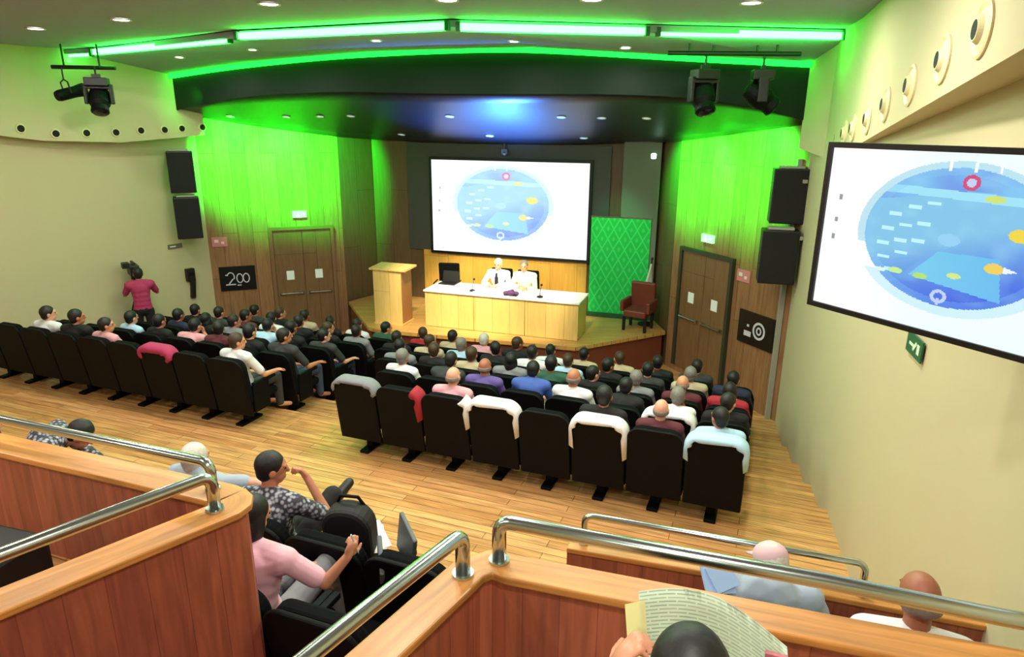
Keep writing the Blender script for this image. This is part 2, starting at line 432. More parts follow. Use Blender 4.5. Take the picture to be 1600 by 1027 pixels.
cl = [(-4.79, 12.04, 4.96), (-3.84, 12.04, 4.96), (-3.27, 12.04, 4.97), (-2.75, 12.04, 4.98), (-1.08, 12.05, 4.99), (.81, 12.05, 4.99), (1.49, 12.04, 4.98), (2.25, 12.04, 4.98), (-2.22, 14.03, 4.65), (-.47, 14.03, 4.64), (1.4, 14.02, 4.61)]
order = ['first', 'second', 'third', 'fourth', 'fifth', 'sixth', 'seventh', 'eighth']
for i, p in enumerate(cl):
    d = (V(p) - cam0).normalized(); h = tree.ray_cast(cam0, d)
    if h[0] is None: continue
    q = h[0]; hh = tree.ray_cast(V((q.x, q.y, 2)), V((0, 0, 1)))
    if hh[0] is None: continue
    nrm = hh[1] if hh[1].z < 0 else -hh[1]
    lab = f'small dim lamp in the black canopy, {order[i]} from left in front line' if i < 8 else f'small dim lamp in the black canopy rear line, {["left", "middle", "right"][i - 8]} one'
    downlight(hh[0] + nrm * .004, .06, lampd, lab, nrm)

# ------------------------------------------------------------------ soffits with jet nozzles
nozz = mat('nozzle rim', (.86, .82, .64), .5)
def soffit(name, path, ztop, zbot, depth, side):
    """vertical face along path, underside returning to the wall; side=+1 wall lies to the right when walking the path"""
    bm = BM(); n = len(path); A = []
    P = [V(p) for p in path]; rows = []
    for i in range(n):
        t = (P[min(i + 1, n - 1)] - P[max(i - 1, 0)]).normalized(); nn = V((t.y, -t.x)) * side
        q = P[i] + nn * (depth[i] if hasattr(depth, '__len__') else depth)
        rows.append([bm.verts.new((P[i].x, P[i].y, ztop[i])), bm.verts.new((P[i].x, P[i].y, zbot[i])), bm.verts.new((q.x, q.y, zbot[i] + .03)), bm.verts.new((q.x, q.y, ztop[i]))])
    for a, b in zip(rows, rows[1:]):
        for k in range(4): bm.faces.new((a[k], a[(k + 1) % 4], b[(k + 1) % 4], b[k]))
    bm.faces.new(rows[0][::-1]); bm.faces.new(rows[-1])
    return tag(obj(name, bm, beige), kind='structure')
slx = [(1.05, -3.2), (2.19, 3.11), (3.45, 7.05), (4.08, 8.97), (4.05, 9.98)]
def zr(y): return min(5.55, 5.23 + (4.45 - 5.23) * (y - 3.11) / 5.86)
soffit('trim_6', slx, [6.03] * 5, [zr(-3.2), zr(3.11), zr(7.05), 4.45, 4.57], [.6, .6, .6, .5, .4], 1)
sll = [(-9.6, 2.0), (-9.55, 6.8), (-9.2, 8.6), (-8.35, 10.6), (-7.75, 11.6), (-7.0, 12.6), (-6.3, 13.5), (-6.05, 13.85)]
soffit('trim_7', sll, [6.03] * 8, [5.1, 5.0, 4.94, 4.72, 4.55, 4.5, 4.58, 4.61], [.8, .8, .8, .8, .75, .7, .5, .35], -1)
def nozzle(p, nrm, r, label, ring=True, group=None):
    root = empty('air_nozzle', p, 0, label, 'air vent', group)
    root.rotation_euler = V((0, 0, 1)).rotation_difference(V(nrm)).to_euler()
    if ring:
        bm = BM(); add_lathe(bm, [(r * 2.9, 0), (r * 2.9, .012), (r * 2.6, .02), (r * 2.2, .008), (r * 1.5, .02), (r * 1.15, .045), (r, .045), (r, 0)], seg=32); obj('rim', bm, nozz, root, smooth=False)
        bm = BM(); add_cyl(bm, (0, 0, 0), (0, 0, .046), r, seg=24); obj('throat', bm, holem, root)
    else:
        bm = BM(); add_lathe(bm, [(r * 1.5, 0), (r * 1.4, .01), (r, .014), (r, 0)], seg=20); obj('rim', bm, nozz, root, smooth=True)
        bm = BM(); add_cyl(bm, (0, 0, 0), (0, 0, .016), r, seg=20); obj('throat', bm, holem, root)
rn = [(2.38, 3.78, 5.37), (2.59, 4.43, 5.28), (2.84, 5.18, 5.17), (3.09, 5.95, 5.06), (3.33, 6.69, 4.95), (3.6, 7.5, 4.86), (3.79, 8.1, 4.80), (3.98, 8.68, 4.74)]
rnn = ['nearest and largest one', 'second from the near end', 'third from the near end', 'fourth from the near end', 'fifth from the near end', 'sixth from the near end', 'seventh from the near end', 'farthest one near the canopy']
for i, (x, y, z) in enumerate(rn):
    nn = V((-(7.05 - 3.11), 3.45 - 2.19, 0)).normalized()
    # move onto the face
    a = V((2.19, 3.11)) if y < 7.05 else V((3.45, 7.05)); b = V((3.45, 7.05)) if y < 7.05 else V((4.08, 8.97))
    f = (y - a.y) / (b.y - a.y); x = a.x + (b.x - a.x) * f; d = (b - a).normalized(); nn = V((-d.y, d.x, 0))
    nozzle((x, y, z), nn, .05, f'round air nozzle in the right soffit, {rnn[i]}')
ln = [(32, 201), (87, 209), (135, 208), (181, 207), (220, 204), (257, 203), (284, 201), (316, 199)]
th_ = R(16.9)
def raydir(px, py):
    r = V((1, 0, 0)); u = V((0, sin(th_), cos(th_))); f = V((0, cos(th_), -sin(th_))); ro = R(.41)
    r2 = r * cos(ro) + u * sin(ro); u2 = u * cos(ro) - r * sin(ro)
    return f + r2 * ((px - 800) / 1063) - u2 * ((py - 513.5) / 1063)
lln = ['leftmost', 'second from the left', 'third from the left', 'fourth from the left', 'fourth from the stage', 'third from the stage', 'second from the stage', 'nearest the stage']
tmp = BM(); tmp.from_mesh(bpy.data.objects['trim_7'].data); st = BVHTree.FromBMesh(tmp)
for i, (a, b) in enumerate(ln):
    h = st.ray_cast(cam0, raydir(a, b).normalized())
    if h[0] is None: continue
    nn = h[1].copy(); nn = nn if nn.dot(cam0 - h[0]) > 0 else -nn
    nozzle(h[0], nn, .055, f'small dark air nozzle in the left soffit, {lln[i]}', ring=False)

# ------------------------------------------------------------------ screens
def vnoise(u, v, s): return noise.noise(V((u * s, v * s, .3)))
def inpoly(p, poly):
    c = False
    for i in range(len(poly)):
        x1, y1 = poly[i]; x2, y2 = poly[i - 1]
        if (y1 > p[1]) != (y2 > p[1]) and p[0] < (x2 - x1) * (p[1] - y1) / (y2 - y1) + x1: c = not c
    return c
def img(u, v):
    """the projected slide: u right, v down"""
    A = 16 / 9
    du = (u - .465) / .297; dv = (v - .462) / .382; r = sqrt(du * du + dv * dv)
    c = V((.93, .985, .99)).lerp(V((.99, .985, .985)), max(0, min(1, 1.2 - abs(u - .1) * 4)))
    if .98 < r < 1.09 and v < .55: c = c.lerp(V((.66, .86, .93)), .8)
    if 1.0 < r < 1.13 and v > .7: c = c.lerp(V((.74, .92, .97)), .7)
    if r < 1:
        c = V((.48, .76, .91)).lerp(V((.13, .32, .88)), max(0, min(1, (v - .45) * 2.4 + (u - .47) * 1.3)))
        if v < .24 + .04 * sin(u * 9): c = V((.47, .76, .94)).lerp(V((.38, .56, .90)), max(0, min(1, .5 + vnoise(u, v, 9))))
        if .20 + .05 * (u - .4) < v < .245 + .05 * (u - .4): c = V((.60, .88, .97))
        if r > .9: c = c.lerp(V((.50, .78, .95)), .35)
        c = c.lerp(V((.62, .86, .97)), max(0, vnoise(u, v, 14) * .5))
        # pale dashes on the left of the disc
        for (x, y) in ((.27, .36), (.33, .31), (.39, .28), (.25, .45), (.31, .42), (.37, .40), (.24, .54), (.30, .51), (.36, .50), (.25, .62), (.31, .58), (.28, .69)):
            if abs(u - x) < .022 and abs(v - y) < .010: c = V((.72, .95, .99))
        para = [(.43, .54), (.61, .53), (.635, .76), (.345, .70)]
        if inpoly((u, v), para): c = V((.42, .78, .93)).lerp(V((.35, .72, .93)), max(0, min(1, (u - .4) * 4)))
        if (u - .455) ** 2 / .0012 + (v - .47) ** 2 / .0012 < 1: c = V((.55, .80, .95))
        for (x, y, w, h, col) in ((.565, .23, .030, .018, (.80, .88, .45)), (.655, .40, .035, .035, (.93, .83, .25)), (.60, .585, .028, .028, (.93, .80, .35)), (.30, .69, .025, .018, (.75, .93, .6)), (.49, .66, .022, .016, (.80, .90, .55)), (.385, .695, .024, .018, (.66, .88, .45)), (.245, .70, .02, .014, (.85, .97, .9))):
            q = ((u - x) / w) ** 2 + ((v - y) / h) ** 2
            if q < 1: c = V(col)
        if 0 < u - .625 < .04 and abs(v - .585) < .012 * (1 - (u - .625) / .04) * 1.5: c = V((.9, .95, 1))
        if abs(sqrt(((u - .455) / .020) ** 2 + ((v - .79) / .030) ** 2) - 1) < .3 or (abs(u - .455) < .005 and .80 < v < .84): c = V((.72, .82, .97))
        if abs(u - .68) < .006 and abs(v - .78) < .02: c = V((.8, .95, 1))
    for x in (.42, .495, .565):
        if abs(u - x) < .004 and .05 < v < .10: c = V((.98, 1, 1))
    q = ((u - .49) / .026) ** 2 + ((v - .155) / .042) ** 2
    if q < 1: c = V((.80, .25, .48)) if q > .3 else V((.75, .80, .95))
    for (x, y) in ((.055, .30), (.05, .44), (.047, .55)):
        if abs(u - x) < .006 and abs(v - y) < .015: c = V((.55, .6, .62))
    return c
def screen_mesh(name, w, h, nx, ny, wash, gain):
    bm = BM(); cl_ = bm.loops.layers.float_color.new('slide'); g = [[bm.verts.new((w * i / nx, 0, h * (1 - j / ny))) for j in range(ny + 1)] for i in range(nx + 1)]
    for i in range(nx):
        for j in range(ny):
            f = bm.faces.new((g[i][j + 1], g[i + 1][j + 1], g[i + 1][j], g[i][j])); c = img((i + .5) / nx, (j + .5) / ny)
            c = c.lerp(V((1, 1, 1)), wash); c = lin(c)
            for l in f.loops: l[cl_] = (*c, 1)
    me = bpy.data.meshes.new(name); bm.to_mesh(me); bm.free()
    m = bpy.data.materials.new(name + ' picture'); m.use_nodes = True; nt = m.node_tree; b = nt.nodes['Principled BSDF']
    a = nt.nodes.new('ShaderNodeVertexColor'); a.layer_name = 'slide'
    nt.links.new(a.outputs['Color'], b.inputs['Emission Color']); b.inputs['Emission Strength'].default_value = gain
    b.inputs['Base Color'].default_value = (.05, .05, .05, 1); b.inputs['Roughness'].default_value = .25
    me.materials.append(m); return me
# projection screen
a = on_back(-1.76); b = on_back(1.60); W = (b - a).length; z0, z1 = 2.1, 4.1
root = empty('projection_screen', (a.x, a.y, z0), AZ, 'large white projection screen showing a pale blue globe behind the stage table', 'screen')
o = obj('screen_surface', screen_mesh('main screen', W, z1 - z0, 200, 112, .36, 1.2), None, root); o.location = (0, -.115, 0)
bm = BM(); fw_ = .05
for c, s in (((W / 2, -.075, -.03), (W + .12, .08, .06)), ((W / 2, -.075, z1 - z0 + .03), (W + .12, .08, .06)), ((-.03, -.075, (z1 - z0) / 2), (.06, .08, z1 - z0)), ((W + .03, -.075, (z1 - z0) / 2), (.06, .08, z1 - z0))): add_box(bm, c, s)
obj('screen_frame', bm, black, root)
# wall monitor on the right
TV0 = V((1.605, 3.52, 3.99)); tvd = V((sin(R(28)), -cos(R(28)))); W = 1.40; H = .79
root = empty('wall_monitor', (TV0.x, TV0.y, 4.0), atan2(tvd.y, tvd.x), 'large black-framed monitor on the right wall showing a bright blue globe', 'monitor')
o = obj('screen_surface', screen_mesh('monitor', W, H, 320, 180, 0, 1.0), None, root); o.location = (0, -.001, 0)
bm = BM()
for c, s in (((W / 2, .01, -.012), (W + .05, .05, .026)), ((W / 2, .01, H + .012), (W + .05, .05, .026)), ((-.012, .01, H / 2), (.026, .05, H)), ((W + .012, .01, H / 2), (.026, .05, H))): add_box(bm, c, s)
obj('bezel', bm, black, root)
bm = BM(); add_box(bm, (W / 2, .028, H / 2), (W, .045, H)); obj('back_housing', bm, black, root)
bm = BM(); add_box(bm, (W - .25, .07, H / 2), (.3, .04, .3)); add_cyl(bm, (W - .25, .08, H / 2), (W + .05, .42, H / 2), .03); obj('wall_bracket', bm, black, root)

# ------------------------------------------------------------------ doors, signs and speakers on the walls
def onwall(a, b, t, z, off=0):
    a = V(a); b = V(b); d = (b - a).normalized(); n = V((d.y, -d.x)); p = a + d * t + n * off; return (p.x, p.y, z), atan2(d.y, d.x)
def door(name, a, b, t0, w, z0, z1):
    p, rz = onwall(a, b, t0, 0, 0)
    root = empty(name, (p[0], p[1], z0), rz); tag(root, kind='structure'); h = z1 - z0
    bm = BM(); add_box(bm, (w / 2, -.03, h + .035), (w + .14, .1, .07)); add_box(bm, (-.035, -.03, h / 2), (.07, .1, h)); add_box(bm, (w + .035, -.03, h / 2), (.07, .1, h)); obj('door_frame', bm, mat('dark green grey frame', (.20, .22, .15), .5) if name == 'door_1' else mat('brown door frame', (.50, .37, .24), .5), root)
    for k in (0, 1):
        x0 = k * w / 2
        lf = obj('door_leaf', box((x0 + w / 4, -.02, h / 2), (w / 2 - .012, .045, h - .01)), doorw, root)
        obj('door_window', box((x0 + w / 4, -.045, 1.42), (.16, .01, .2)), mat('lit door glass', (.85, .88, .84), .2, emit=(.9, .95, .9), estr=.35 if name == 'door_1' else .15), lf)
        bm = BM(); add_cyl(bm, (x0 + .08, -.1, 1.02), (x0 + w / 2 - .08, -.1, 1.02), .016); add_box(bm, (x0 + .08, -.07, 1.02), (.04, .07, .05)); add_box(bm, (x0 + w / 2 - .08, -.07, 1.02), (.04, .07, .05))
        obj('push_bar', bm, steel, lf)
LB = (V(C5) - V(C6)).length
door('door_2', C6, C5, 1.28, 1.22, .2, 2.62)
door('door_1', C2, C1, .36, 1.28, .35, 2.62)
def signbox(name, a, b, t, z, w, h, m, label, cat, th=.03, off=0):
    p, rz = onwall(a, b, t, z)
    root = empty(name, p, rz, label, cat)
    obj('panel', box((0, -th / 2 - off, 0), (w, th, h)), m, root); return root
exitm = mat('lit exit sign', (.5, 1, .6), .4, emit=(.6, 1, .65), estr=1.6)
def exitsign(a, b, t, z, label):
    r = signbox('exit_sign', a, b, t, z, .30, .14, exitm, label, 'sign', .05)
    # running figure and arrow in white
    bm = BM(); add_cyl(bm, (-.03, -.052, .035), (-.03, -.056, .035), .014); add_box(bm, (-.035, -.054, 0), (.02, .004, .05)); add_box(bm, (-.05, -.054, -.03), (.045, .004, .014)); add_box(bm, (-.015, -.054, -.035), (.014, .004, .035)); add_box(bm, (.06, -.054, 0), (.06, .004, .012)); add_box(bm, (.10, -.054, 0), (.02, .004, .035))
    obj('pictogram', bm, mat('white sign print', (1, 1, 1), .5, emit=(1, 1, 1), estr=1.6), r)
exitsign(C6, C5, 1.88, 2.95, 'small lit green exit sign above the left door')
exitsign(C2, C1, .98, 2.93, 'small lit green exit sign above the right door')
pinkm = mat('pink white sign', (.82, .52, .52), .6)
for a, b, t, z, lab in ((C6, C5, .22, 2.43, 'small pink and white sign above the left black picture'), (C2, C1, 1.93, 2.44, 'small pink and white sign beside the right door')):
    r = signbox('wall_sign', a, b, t, z, .30, .2, pinkm, lab, 'sign', .02)
    for cc, ss in (((-.06, -.024, .02), (.08, .004, .06)), ((.06, -.024, -.02), (.06, .004, .05))): obj('print', box(cc, ss), mat('sign white', (.93, .86, .84), .6), r)
whitepr = mat('pale print', (.80, .80, .84), .5)
def picture(a, b, t, z, w, h, label, style):
    r = signbox('framed_picture', a, b, t, z, w, h, mat('black picture board', (.07, .06, .06), .35), label, 'picture', .035)
    bm = BM(); zz = -.038
    def ringxz(cx, cz, rx, rz_, wd=.022, n=24, a0=0, a1=2 * pi):
        for i in range(n):
            a = a0 + (a1 - a0) * i / n; b_ = a0 + (a1 - a0) * (i + 1) / n
            vs = [bm.verts.new((cx + (rx + q) * cos(t_), zz, cz + (rz_ + q) * sin(t_))) for q, t_ in ((0, a), (wd, a), (wd, b_), (0, b_))]; bm.faces.new(vs)
    if style == 0:
        ringxz(-.14, .04, .06, .08, a0=-.6, a1=2.9); add_box(bm, (-.15, zz, -.13), (.2, .003, .025)); 
        add_box(bm, (-.14, zz, -.06), (.025, .003, .13), Matrix.Rotation(.7, 4, 'Y')); ringxz(.04, .0, .05, .085); ringxz(.17, .0, .05, .085)
        add_box(bm, (-.22, zz, .08), (.05, .003, .02)); add_box(bm, (.02, zz, -.15), (.08, .003, .02))
    else:
        ringxz(.08, .0, .10, .11, .04); ringxz(.08, .0, .03, .04, .03); add_box(bm, (-.17, zz, -.1), (.16, .003, .09)); add_box(bm, (-.17, zz, .04), (.05, .003, .04))
    obj('print', bm, whitepr, r)
picture(C6, C5, .50, 1.63, .72, .52, 'black picture with pale curled writing on the left wood wall', 0)
picture(C2, C1, 2.35, 1.6, .80, .56, 'black picture with a pale ring between right door and beige wall', 1)
# equipment on the left beige wall
p, rz = onwall(L0, C6, 3.72, 1.66); r = empty('wall_intercom', p, rz, 'tall narrow black device hanging on the left beige wall', 'wall device')
bm = BM(); add_box(bm, (0, -.05, .18), (.17, .1, .26)); add_box(bm, (.03, -.04, -.12), (.09, .08, .4), Matrix.Rotation(.12, 4, 'Y')); obj('housing', bm, black, r, bevel=.01)
bm = BM(); add_box(bm, (0, -.105, .2), (.1, .01, .08)); obj('display', bm, glassd, r)
p, rz = onwall(L0, C6, 3.5, 2.46); r = empty('wall_sign', p, rz, 'small grey sign below the left wall speakers', 'sign')
bm = BM(); add_box(bm, (0, -.01, 0), (.3, .02, .09)); obj('panel', bm, mat('grey sign', (.42, .40, .36), .6), r)
bm = BM(); add_box(bm, (-.05, -.022, 0), (.12, .004, .025)); obj('print', bm, mat('sign white', (.93, .86, .84), .6), r)
# evacuation sign on the right wall
p, rz = onwall(C1, B1, 5.83, 3.39)
p = (2.905 - .012, 4.62, 3.385); r = empty('evacuation_sign', p, atan2(B1[1] - C1[1], B1[0] - C1[0]), 'small square green and white evacuation sign below the right monitor', 'sign')
obj('panel', box((0, -.012, 0), (.34, .012, .15)), mat('sign green', (.12, .36, .22), .5), r)
bm = BM(); add_box(bm, (-.05, -.02, 0), (.10, .004, .02)); add_box(bm, (.02, -.02, 0), (.03, .004, .08), Matrix.Rotation(.78, 4, 'Y')); add_box(bm, (.1, -.02, 0), (.05, .004, .07)); obj('print', bm, mat('sign white print', (.8, .9, .8), .5), r)

def speaker(p, rz, w, h, d, label, tilt=0):
    r = empty('loudspeaker', p, rz, label, 'loudspeaker'); r.rotation_euler.x = tilt
    obj('cabinet', box((0, 0, 0), (w, d, h)), black, r, bevel=.015)
    obj('grille', box((0, d / 2 + .004, 0), (w * .92, .012, h * .94)), grille, r)
    bm = BM(); add_box(bm, (0, -d / 2 - .03, 0), (w * .4, .06, .12)); add_box(bm, (0, 0, h / 2 + .02), (w * .7, d * .5, .03)); obj('mounting_bracket', bm, mat('light grey bracket', (.62, .62, .56), .5), r)
sr = R(200)
for p, h, w, lab in (((-6.42, 13.47, 3.93), .78, .46, 'upper black loudspeaker on the left wall beside the stage'), ((-6.38, 13.42, 3.06), .80, .46, 'lower black loudspeaker on the left wall beside the stage')):
    speaker(p, R(205), w, h, .34, lab, 0)
for p, h, w, lab in (((4.12, 10.32, 3.87), .80, .50, 'upper black loudspeaker in the corner right of the door'), ((3.98, 10.1, 3.0), .80, .52, 'lower black loudspeaker in the corner right of the door')):
    speaker(p, R(165), w, h, .34, lab, 0)
bm = BM(); add_box(bm, (0, 0, 2.1), (.07, .07, 4.2)); add_box(bm, (-.02, -.2, 3.9), (.05, .35, .05)); add_box(bm, (-.05, -.3, 3.1), (.05, .5, .05))
o = obj('speaker_post', bm, mat('light grey bracket', (.62, .62, .56), .5), loc=(4.26, 10.42, .2)); tag(o, 'slim grey post carrying the two right loudspeakers', 'post')
tag(o, 'slim grey post behind the two right loudspeakers', 'post')
bm = BM(); add_lathe(bm, [(.02, -.05), (.05, -.04), (.055, .04), (.03, .06)]); o = obj('wall_lamp', bm, mat('small bright lamp', (.8, 1, .85), .4, emit=(.8, 1, .85), estr=3), loc=(2.72, 13.58, 4.28)); tag(o, 'tiny bright lamp under the canopy right of the screen', 'lamp')
bm = BM(); add_box(bm, (0, .04, 0), (.12, .14, .10)); add_cyl(bm, (0, -.03, -.02), (0, -.08, -.05), .03); add_cyl(bm, (0, .05, .05), (0, .05, .18), .012)
o = obj('ceiling_camera', bm, mat('dull grey housing', (.42, .42, .42), .5), loc=(-.19, 14.75, 4.3)); tag(o, 'small grey camera hanging above the projection screen', 'camera')

# ------------------------------------------------------------------ stage furniture
TA = atan2(-1.0, 3.05)
tc = V((-1.75, 13.24)); TL = 3.15
root = empty('conference_table', (tc.x, tc.y, .93), TA, 'long pale wooden conference table on the stage', 'table')
bm = BM(); add_box(bm, (TL / 2, .38, .735), (TL + .04, .84, .035)); obj('tabletop', bm, mat('white table surface', (.93, .93, .90), .35, noise_amt=.02), root, bevel=.005)
for k in range(3):
    obj('front_panel', box((TL / 3 * (k + .5), 0, .36), (TL / 3 - .012, .03, .70)), deskw, root)
for x in (0.02, TL - .02): obj('side_panel', box((x, .36, .36), (.03, .7, .70)), deskw, root)
def tloc(x, y, z=.756): c, s = cos(TA), sin(TA); return (tc.x + x * c - y * s, tc.y + x * s + y * c, .93 + z)
pn = ['at the left end', 'before the man with the tie', 'between the two speakers', 'before the right speaker', 'at the right end']
for (x, y, rz), nm in zip(((.35, .25, .1), (1.05, .22, -.2), (1.6, .25, .15), (2.1, .2, -.1), (2.6, .28, .2)), pn):
    bm = BM(); add_box(bm, (0, 0, .004), (.30, .21, .006)); add_box(bm, (.02, .01, .009), (.28, .2, .004), Matrix.Rotation(.15, 4, 'Z'))
    tag(obj('paper_stack', bm, whitep, loc=tloc(x, y), rz=TA + rz), f'white sheets of paper on the conference table {nm}', 'paper')
def mic(x, y, lab):
    r = empty('table_microphone', tloc(x, y), TA, lab, 'microphone')
    bm = BM(); add_lathe(bm, [(.06, 0), (.06, .02), (.02, .035)]); obj('base', bm, black, r)
    bm = BM(); add_tube(bm, [(0, 0, .02), (0, .02, .12), (0, .08, .2)], .006, 8); add_sph(bm, (0, .1, .22), .025); obj('gooseneck', bm, black, r)
mic(.95, .18, 'black microphone on the left half of the conference table'); mic(2.35, .15, 'black microphone on the right part of the conference table')
bm = BM(); add_sph(bm, (0, 0, .05), (.10, .07, .06)); add_sph(bm, (.1, .02, .04), (.06, .05, .05)); add_sph(bm, (-.1, 0, .04), (.06, .05, .045)); add_sph(bm, (.03, 0, .09), (.04, .04, .04))
r = obj('flower_arrangement', bm, mat('purple petals', (.32, .16, .36), .7, noise_amt=.3, noise_scale=40), loc=tloc(1.78, .1), rz=TA, smooth=True); tag(r, 'low purple flower arrangement at the middle of the conference table', 'flowers')
bm = BM(); add_box(bm, (0, 0, .01), (.26, .1, .02)); obj('tray', bm, mat('dark tray', (.12, .1, .12), .5), r)
r = empty('laptop', tloc(-.0 + .25, .62), TA + pi, 'open black laptop on the left end of the conference table', 'laptop')
obj('keyboard_base', box((0, 0, .01), (.36, .25, .02)), black, r); obj('display', box((0, -.15, .12), (.36, .02, .23), Matrix.Rotation(.25, 4, 'X')), black, r)
# lectern
LA = TA
lc = V((-2.80, 13.36))
root = empty('lectern', (lc.x, lc.y, .93), LA, 'tall pale wooden lectern at the left side of the stage', 'lectern')
obj('front_panel', box((.31, .015, .56), (.62, .03, 1.12)), deskw, root)
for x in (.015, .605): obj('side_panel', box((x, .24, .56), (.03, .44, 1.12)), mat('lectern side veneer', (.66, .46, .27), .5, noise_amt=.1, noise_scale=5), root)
bm = BM(); add_box(bm, (.33, .24, 1.15), (.80, .54, .04), Matrix.Rotation(.04, 4, 'X')); obj('reading_top', bm, deskw, root, bevel=.005)
obj('plinth', box((.31, .24, .02), (.66, .5, .04)), deskw, root); obj('shelf', box((.31, .24, .8), (.56, .4, .02)), deskw, root)
# chairs behind the table
def office_chair(p, rz, lab):
    r = empty('conference_chair', p, rz, lab, 'chair')
    obj('seat', box((0, .02, .46), (.46, .46, .08)), fabric, r, bevel=.03)
    obj('backrest', box((0, -.24, .78), (.46, .07, .52), Matrix.Rotation(-.12, 4, 'X')), fabric, r, bevel=.03)
    bm = BM(); add_cyl(bm, (0, 0, .08), (0, 0, .43), .03)
    for k in range(5): a = k * 2 * pi / 5; add_cyl(bm, (0, 0, .09), (.27 * cos(a), .27 * sin(a), .05), .02)
    obj('base', bm, black, r)
    for x in (-.26, .26):
        bm = BM(); add_tube(bm, [(x, .15, .45), (x, .15, .66), (x, -.2, .66)], .016, 8); obj('armrest', bm, black, r)
office_chair((*tloc(.0, 1.12, 0)[:2], .93), TA + pi + .2, 'empty black chair behind the left end of the conference table')
# banner
root = empty('roll_up_banner', (1.63, 14.12, .93), AZ, 'green roll-up banner with a lattice emblem pattern right of the screen', 'banner')
BW = 1.22; BH = 2.05
mb = bpy.data.materials.new('green banner print'); mb.use_nodes = True; nt = mb.node_tree; b = nt.nodes['Principled BSDF']; b.inputs['Roughness'].default_value = .6
tcn = nt.nodes.new('ShaderNodeTexCoord'); sp = nt.nodes.new('ShaderNodeSeparateXYZ'); nt.links.new(tcn.outputs['Object'], sp.inputs[0])
def mth(op, a, b_=None):
    n = nt.nodes.new('ShaderNodeMath'); n.operation = op
    for i, x in enumerate((a, b_)):
        if x is None: continue
        if isinstance(x, (int, float)): n.inputs[i].default_value = x
        else: nt.links.new(x, n.inputs[i])
    return n.outputs[0]
u1 = mth('ADD', mth('MULTIPLY', sp.outputs['X'], 4.2), mth('MULTIPLY', sp.outputs['Z'], 2.4)); u2 = mth('SUBTRACT', mth('MULTIPLY', sp.outputs['X'], 4.2), mth('MULTIPLY', sp.outputs['Z'], 2.4))
d1 = mth('ABSOLUTE', mth('SUBTRACT', mth('FRACT', u1), .5)); d2 = mth('ABSOLUTE', mth('SUBTRACT', mth('FRACT', u2), .5))
ln_ = mth('LESS_THAN', mth('MINIMUM', d1, d2), .07); dot_ = mth('GREATER_THAN', mth('MINIMUM', d1, d2), .36)
fac = mth('ADD', mth('MULTIPLY', ln_, .8), mth('MULTIPLY', dot_, .6))
mxn = nt.nodes.new('ShaderNodeMix'); mxn.data_type = 'RGBA'; nt.links.new(fac, mxn.inputs[0])
mxn.inputs[6].default_value = (*lin((.04, .72, .30)), 1); mxn.inputs[7].default_value = (*lin((.22, .84, .44)), 1); nt.links.new(mxn.outputs[2], b.inputs['Base Color'])
obj('printed_sheet', box((BW / 2, 0, BH / 2 + .06), (BW, .012, BH)), mb, root)
bm = BM(); add_box(bm, (BW / 2, 0, .045), (BW + .04, .16, .09)); obj('base_cassette', bm, mat('banner base', (.12, .3, .18), .4), root)
bm = BM(); add_box(bm, (BW / 2, 0, BH + .07), (BW + .02, .03, .03)); add_cyl(bm, (BW / 2, .03, .05), (BW / 2, .03, BH + .06), .012); obj('support_pole', bm, steel, root)
# armchair and flag stand on the right of the stage
root = empty('armchair', (2.52, 13.1, .93), R(150), 'red-brown wooden armchair at the right side of the stage', 'chair')
rb_ = mat('red brown leather', (.45, .2, .14), .5, noise_amt=.15)
obj('seat', box((0, .0, .36), (.46, .5, .14)), rb_, root, bevel=.03); obj('backrest', box((0, -.25, .62), (.5, .1, .62), Matrix.Rotation(-.1, 4, 'X')), rb_, root, bevel=.03)
for x in (-.27, .27): obj('armrest', box((x, 0, .5), (.07, .5, .22)), rb_, root, bevel=.02)
for x in (-.22, .22):
    for y in (-.2, .2): obj('leg', box((x, y, .15), (.05, .05, .3)), black, root)
root = empty('flag_stand', (2.74, 13.42, .93), 0, 'pole with a white furled flag right of the green banner', 'flag')
bm = BM(); add_cyl(bm, (0, 0, .02), (0.05, 0, 1.35), .015); add_sph(bm, (.05, 0, 1.37), .03); obj('pole', bm, mat('dark pole', (.15, .12, .1), .4), root)
bm = BM(); add_lathe(bm, [(.16, 0), (.15, .03), (.03, .05)]); obj('foot', bm, black, root)
bm = BM()
for k in range(5): add_cap(bm, (.04, -.02 + .01 * k, 1.25), (-.09 + .035 * k, -.05, .55 - .03 * (k % 2)), .02, .05, 8)
obj('flag_cloth', bm, mat('white flag cloth', (.78, .78, .70), .7), root, smooth=True)

# ------------------------------------------------------------------ moving stage lights
def moving_head(p, rz, tilt, label, k=1.0):
    r = empty('stage_spotlight', p, rz, label, 'stage light')
    bm = BM(); add_box(bm, (0, 0, -.07), (.30 * k, .26 * k, .12)); obj('base', bm, black, r, bevel=.01)
    bm = BM(); add_cyl(bm, (0, 0, 0), (0, 0, .16), .015); add_box(bm, (0, 0, .02), (.12, .05, .05)); obj('clamp', bm, black, r)
    bm = BM()
    for x in (-.17, .17): add_box(bm, (x * k, 0, -.25), (.05, .12, .3))
    add_box(bm, (0, 0, -.15), (.38 * k, .13, .05)); obj('yoke', bm, black, r, bevel=.012)
    bm = BM(); Mx = Matrix.Translation((0, 0, -.34)) @ Matrix.Rotation(tilt, 4, 'X')
    add_lathe(bm, [(.06, -.22), (.12, -.2), (.15, -.08), (.15, .06), (.12, .12), (.13, .2), (.11, .22)], Mx); h = obj('lamp_head', bm, shell, r, smooth=False)
    bm = BM(); add_lathe(bm, [(.10, .215), (.10, .225), (.05, .235)], Mx); obj('lens', bm, glassd, h)
r = empty('lighting_bar', (0, 0, 0), 0, 'black lighting bar hung under the ceiling at the right', 'lighting bar')
